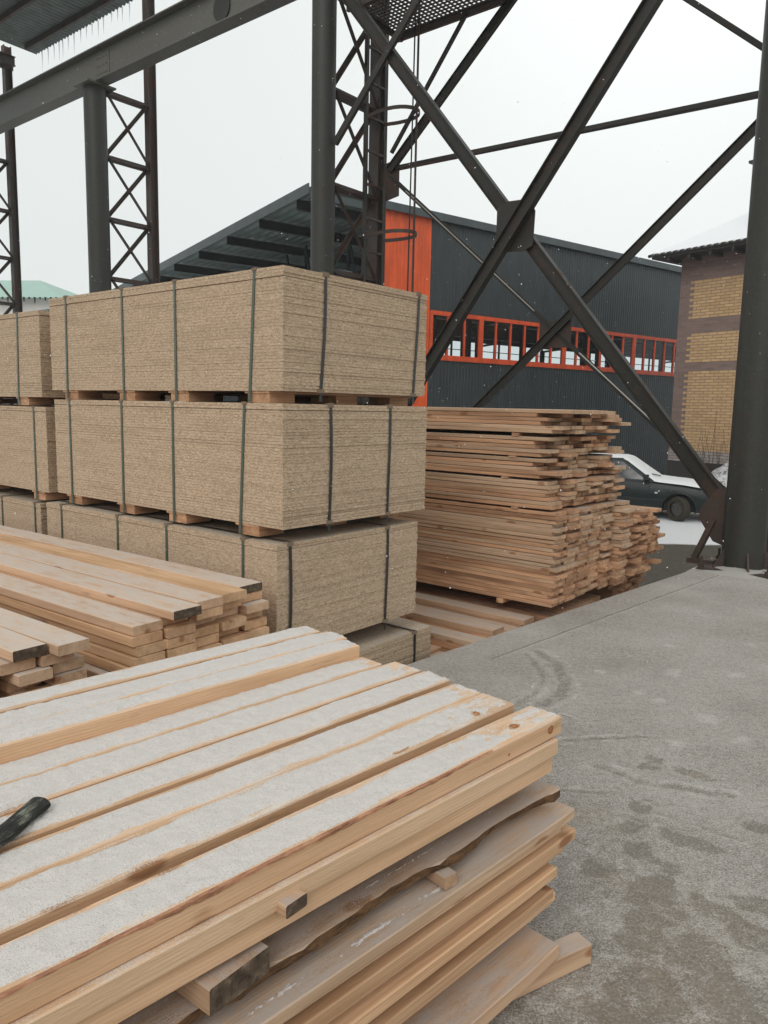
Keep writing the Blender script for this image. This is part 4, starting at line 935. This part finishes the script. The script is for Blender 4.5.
for i in range(22):
    m = MB(); x = rnd.uniform(-.9, .9); dx = rnd.uniform(-.3, .3); h = rnd.uniform(1.5, 2.5)
    m.tube([(x,0,0),(x+dx*.5,.05,h*.5),(x+dx*1.2+rnd.uniform(-.1,.1),.0,h)], [.008,.006,.003], 4)
    if i % 2: m.tube([(x+dx*.5,.05,h*.5),(x+dx*.5+rnd.uniform(-.4,.4),.0,h*.85)], [.006,.003], 4)
    m.build('twig', M['twig'], sh)
# far green-roofed building (upper left)
g = empty('green_roof_building', 'distant pale building with a green metal roof coloured pale for haze at the left edge', 'building', (-14.9, 32.3, YARD), R(-6))
m = MB(); m.box(-12, 1.35, 0, 8, 0, wz(5.62)); m.build('wall', M['plaster'], g)
m = MB(); ze = wz(5.62); vs = [(-12.3,-.4,ze),(1.75,-.4,ze-.02),(1.75,8.4,ze),(-12.3,8.4,ze),(-9,4,ze+1.35),(-1.6,4,ze+1.35)]
m.add(vs, [(0,1,5,4),(1,2,5),(2,3,4,5),(3,0,4),(3,2,1,0)]); m.build('roof', M['green_roof'], g)
m = MB(); 
for i in range(60): x = -12+i*.23; m.tube([(x,-.41,ze),(x,-.41,ze-rnd.uniform(.08,.25))], [.05,.02], 5)
m.build('eave_fringe', M['tile'], g)

# ---------------------------------------------------------------- car
ch = R(-27); cd = Vector((math.cos(ch), math.sin(ch), 0)); cl = Vector((-cd.y, cd.x, 0))
wf = Vector((6.43, 16.62, YARD)); org = wf-cd*1.22+cl*.74
car = empty('parked_car', 'dark green hatchback parked beyond the lumber with snow on its roof and bonnet', 'car', org, ch); car.scale = (1, 1, .94)
# lower body: stations along x -> (z_bottom, z_shoulder, halfwidth, crown_z)
st = [(-1.98,.42,.70,.60,.72),(-1.90,.26,.80,.74,.86),(-1.2,.20,.86,.80,.90),(-.4,.18,.88,.82,.90),(.45,.18,.87,.82,.90),(.85,.19,.84,.81,.90),(1.3,.20,.80,.80,.86),(1.75,.22,.74,.77,.79),(2.0,.28,.66,.70,.70),(2.06,.38,.58,.62,.61)]
def body_mesh():
    bm = bmesh.new(); rings = []
    for x, zb, zs, hw, zc in st:
        pr = [(-hw*.86,zb),(-hw*.97,zb+.08),(-hw,(zb+zs)/2-.02),(-hw*.985,zs-.07),(-hw*.93,zs),(-hw*.5,zc),(0,zc+.012),(hw*.5,zc),(hw*.93,zs),(hw*.985,zs-.07),(hw,(zb+zs)/2-.02),(hw*.97,zb+.08),(hw*.86,zb)]
        rings.append([bm.verts.new((x, y, z)) for y, z in pr])
    n = len(rings[0])
    for a_, b_ in zip(rings[:-1], rings[1:]):
        for k in range(n): bm.faces.new((a_[k], a_[(k+1) % n], b_[(k+1) % n], b_[k]))
    bm.faces.new(rings[0][::-1]); bm.faces.new(rings[-1]); bmesh.ops.recalc_face_normals(bm, faces=bm.faces)
    me = D.meshes.new('body'); bm.to_mesh(me); bm.free(); me.materials.append(M['carpaint']); me.materials.append(M['black']); return me
bo = link('body', body_mesh())
cuts = []
for x in (1.22, -1.20):
    m = MB(); m.tube([(x,-1.2,.30),(x,1.2,.30)], .345, 28); c_ = m.build('cut', M['black']); c_.parent = None; cuts.append(c_)
    md = bo.modifiers.new('b', 'BOOLEAN'); md.operation = 'DIFFERENCE'; md.object = c_; md.solver = 'EXACT'
bpy.context.view_layer.update()
nm_ = D.meshes.new_from_object(bo.evaluated_get(bpy.context.evaluated_depsgraph_get())); bo.modifiers.clear(); bo.data = nm_; nm_.name = 'body'
for c_ in cuts: D.objects.remove(c_)
if len(nm_.materials) < 2: nm_.materials.append(M['black'])
nm_.polygons.foreach_set('use_smooth', [True]*len(nm_.polygons)); nm_.set_sharp_from_angle(angle=R(32))
bo.parent = car
m = MB()   # inner chassis
m.box(-1.7, 1.8, -.5, .5, .2, .6); m.build('chassis', M['black'], car)
# cabin
def cabin(inset, mats):
    # base ring and roof ring
    base = [(-1.72,.71),(.66,.75)]; 
    b0 = [(-1.72,-.70,.87),(.70,-.74,.87),(.70,.74,.87),(-1.72,.70,.87)]; r0 = [(-1.28,-.54,1.385),(-.05,-.56,1.40),(-.05,.56,1.40),(-1.28,.54,1.385)]
    m = MB(); m.add(b0+r0, [(0,1,5,4),(1,2,6,5),(2,3,7,6),(3,0,4,7),(4,5,6,7)]); return m
m = cabin(0, None); cb = m.build('cabin', M['carpaint'], car)
def gl(pts, name, off):
    m = MB(); c0 = sum((Vector(p) for p in pts), Vector())/4; nrm = (Vector(pts[1])-Vector(pts[0])).cross(Vector(pts[2])-Vector(pts[0])).normalized()
    if nrm.dot(c0-Vector((-.5,0,1))) < 0: nrm = -nrm
    a_ = [Vector(p)+nrm*off for p in pts]; b_ = [Vector(p)-nrm*.01 for p in pts]; k = len(pts)
    m.add(a_+b_, [tuple(range(k))]+[(i,(i+1)%k,k+(i+1)%k,k+i) for i in range(k)]); return m.build(name, M['carglass'], car)
def side(y, x, z):   # point on the side plane
    f = (z-.87)/.52; return (x, y*(.735-.175*f), z)
for sg in (-1, 1):
    gl([side(sg,-.28,.92), side(sg,.50,.92), side(sg,-.06,1.33), side(sg,-.28,1.33)], 'side_window', .006)
    gl([side(sg,-1.10,.93), side(sg,-.36,.92), side(sg,-.36,1.33), side(sg,-1.02,1.32)], 'side_window', .006)
    m = MB(); m.box(-.02, .02, -.0, .0, 0, 0) if False else None
    m.box(.47, .57, sg*.74, sg*.90, .93, 1.05); m.sect((.55, sg*.70, .92), (.52, sg*.8, .97), rect(.04,.03)); m.build('mirror', M['black'], car)
    m = MB(); m.box(.0, .12, sg*.815, sg*.835, .70, .73); m.build('door_handle', M['black'], car)
    m = MB(); m.box(-.33, -.322, sg*.79, sg*.828, .25, .86); m.box(.60, .608, sg*.79, sg*.826, .25, .84); m.build('door_gap', M['black'], car)
    m = MB(); m.box(1.02-.3, 1.0-.22, sg*.80, sg*.832, .62, .66); m.build('side_repeater', M['lamp'], car)
    m = MB(); m.box(-1.0, .9, sg*.80, sg*.836, .45, .50); m.build('rub_strip', M['black'], car)
    m = MB(); pts = [(1.22+.36*math.cos(R(q)), sg*.80, .30+.36*math.sin(R(q))) for q in range(-15, 200, 12)]; m.tube(pts, .018, 6); m.build('arch_trim', M['carpaint'], car)
gl([(.66,-.68,.90),(.66,.68,.90),(-.02,.52,1.37),(-.02,-.52,1.37)], 'windscreen', .006)
gl([(-1.70,-.62,.92),(-1.70,.62,.92),(-1.31,.5,1.34),(-1.31,-.5,1.34)], 'rear_window', .006)
for x in (1.22, -1.20):
    for sg in (-1, 1):
        e = D.objects.new('wheel', None); COL.objects.link(e); e.parent = car; e.location = (x, sg*.74, .29); e.rotation_euler = (0, 0, R(-38) if x > 0 else 0)
        m = MB(); prof = [(.17,-.075),(.26,-.085),(.285,-.06),(.29,0),(.285,.06),(.26,.085),(.17,.075)]; vs = []; N = 28
        for k in range(N):
            an = 2*PI*k/N; vs += [(r_*math.cos(an), y, r_*math.sin(an)) for r_, y in prof]
        fs = [(k*7+i, k*7+i+1, ((k+1) % N)*7+i+1, ((k+1) % N)*7+i) for k in range(N) for i in range(6)]; m.add(vs, fs); m.build('tyre', M['rubber'], e, smooth=True)
        m = MB(); m.tube([(0,-.03,0),(0,.03,0)], .172, 24)
        for k in range(6): an = 2*PI*k/6; m.tube([(.11*math.cos(an), sg*.028, .11*math.sin(an)), (.11*math.cos(an), sg*.045, .11*math.sin(an))], .022, 8)
        m.tube([(0,sg*.02,0),(0,sg*.06,0)], .04, 12); m.build('rim', M['rim'], e, smooth=True)
for sg in (-1, 1):
    m = MB(); m.box(1.98, 2.07, sg*.36, sg*.60, .50, .62); m.build('headlight', M['lamp'], car)
    m = MB(); m.box(-2.0, -1.93, sg*.45, sg*.66, .60, .75); m.build('tail_light', M['red_lamp'], car)
for x0, x1 in ((2.0, 2.14), (-2.08, -1.92)):
    m = MB(); m.box(x0, x1, -.68, .68, .34, .48); m.build('bumper', M['black'], car)
# snow cover over roof, windscreen and bonnet
nx, ny = 90, 40; xs_ = np.linspace(-1.32, 1.93, nx); prof_x = [-1.32,-1.25,-.1,.05,.62,.74,1.3,1.75,1.93]; prof_z = [1.375,1.405,1.425,1.39,.985,.925,.885,.82,.765]
prof_w = [.50,.52,.55,.56,.70,.72,.70,.66,.62]
zz_ = np.interp(xs_, prof_x, prof_z); ww = np.interp(xs_, prof_x, prof_w); tt = np.linspace(-1, 1, ny)
X = xs_[:, None]*np.ones((1, ny)); Y = ww[:, None]*tt[None, :]; nn = fbm(X+9, Y+9, 5, 4, 3); Z = zz_[:, None]+.035*(1-tt[None, :]**6)*(.6+.8*nn)-.03*(np.abs(tt[None, :])**8)-(np.abs(tt)**2)[None, :]*.012
bare = np.clip(1-np.abs(X-.68)/.05, 0, 1)*.02; Z = Z-bare
o = link('snow_cover', np_grid('snow_cover', X, Y, Z, M['snow']), car)
m = MB(); m.tube([(.60,-.50,1.05),(.70,-.20,1.0),(.72,-.02,.975)], .012, 6); m.build('wiper', M['black'], car)

# ---------------------------------------------------------------- falling snow
mb = MB(); rs = random.Random(3)
for i in range(2200):
    d = rs.uniform(3.0, 20); az = rs.uniform(-.52, .52); x = d*math.tan(az); z = rs.uniform(-.2, min(8.5, 1.5+d*.6)); r = rs.uniform(.0012, .0026)*(1+d*.05)
    ax = Vector((rs.uniform(-1,1), rs.uniform(-1,1), rs.uniform(-1,1))).normalized()*r*1.5
    p = Vector((x, d, z)); mb.add([p+ax, p-ax, p+Vector((r,0,0)), p-Vector((r,0,0)), p+Vector((0,r,r)), p-Vector((0,r,r))], [(0,2,4),(0,4,3),(0,3,5),(0,5,2),(1,4,2),(1,3,4),(1,5,3),(1,2,5)])
me = mb.mesh('falling_snow', M['snow'], recalc=False); o = link('falling_snow', me); tag(o, 'light snow flakes falling through the air', 'snow', kind='stuff')

# ---------------------------------------------------------------- snowy air
def haze_mat():
    m = D.materials.new('snowy_air'); m.use_nodes = True; t = m.node_tree; t.nodes.clear(); o = t.nodes.new('ShaderNodeOutputMaterial'); v = t.nodes.new('ShaderNodeVolumePrincipled')
    v.inputs['Color'].default_value = (.92, .95, .96, 1); v.inputs['Density'].default_value = .0018; t.links.new(v.outputs[0], o.inputs['Volume']); return m
mb = MB(); mb.box(-60, 60, -40, 60, YARD-1, 13); o = mb.build('haze', haze_mat()); tag(o, kind='stuff')
# ---------------------------------------------------------------- world, light, camera
w = D.worlds.new('World'); S.world = w; w.use_nodes = True; nt = w.node_tree; nt.nodes.clear()
sky = nt.nodes.new('ShaderNodeTexSky'); sky.sky_type = 'NISHITA'; sky.sun_disc = False; sky.sun_elevation = R(38); sky.sun_rotation = R(20); sky.dust_density = 4; sky.air_density = 1.
hs = nt.nodes.new('ShaderNodeHueSaturation'); hs.inputs['Saturation'].default_value = .12; nt.links.new(sky.outputs[0], hs.inputs['Color'])
mx = nt.nodes.new('ShaderNodeMix'); mx.data_type = 'RGBA'; mx.inputs[0].default_value = .93; nt.links.new(hs.outputs[0], mx.inputs[6]); mx.inputs[7].default_value = (7.45, 7.85, 7.75, 1)
bg = nt.nodes.new('ShaderNodeBackground'); bg.inputs[1].default_value = .1; nt.links.new(mx.outputs[2], bg.inputs[0])
wo = nt.nodes.new('ShaderNodeOutputWorld'); nt.links.new(bg.outputs[0], wo.inputs[0])
sl = D.lights.new('sun', 'SUN'); sl.energy = 1.0; sl.angle = R(35); sl.color = (1, .97, .93); so = D.objects.new('sun', sl); COL.objects.link(so)
so.rotation_euler = (R(52), 0, R(-20+180+180)); so.location = (0, 0, 20)
cam = D.cameras.new('camera'); cam.sensor_fit = 'VERTICAL'; cam.sensor_height = 24.; cam.lens = 766./1024*24.; cam.clip_start = .05; cam.clip_end = 1500
co = D.objects.new('camera', cam); COL.objects.link(co); S.camera = co
pitch, roll = R(7.8037), R(1.1458)
f = Vector((0, math.cos(pitch), -math.sin(pitch))); up0 = Vector((0, math.sin(pitch), math.cos(pitch))); r0 = Vector((1, 0, 0))
c_, s_ = math.cos(roll), math.sin(roll)
right = r0*c_+up0*s_; up = -r0*s_+up0*c_
mw = Matrix((right, up, -f)).transposed().to_4x4(); mw.translation = Vector((0, 0, 1.5)); co.matrix_world = mw
S.render.engine = 'CYCLES'
S.view_settings.view_transform = 'Standard'; S.view_settings.look = 'None'; S.view_settings.exposure = .19; S.view_settings.gamma = 1

for o in D.objects:
    if o.get('label') and len(o['label'].replace('-', ' ').split()) > 16: print('LONG', o.name, o['label'])
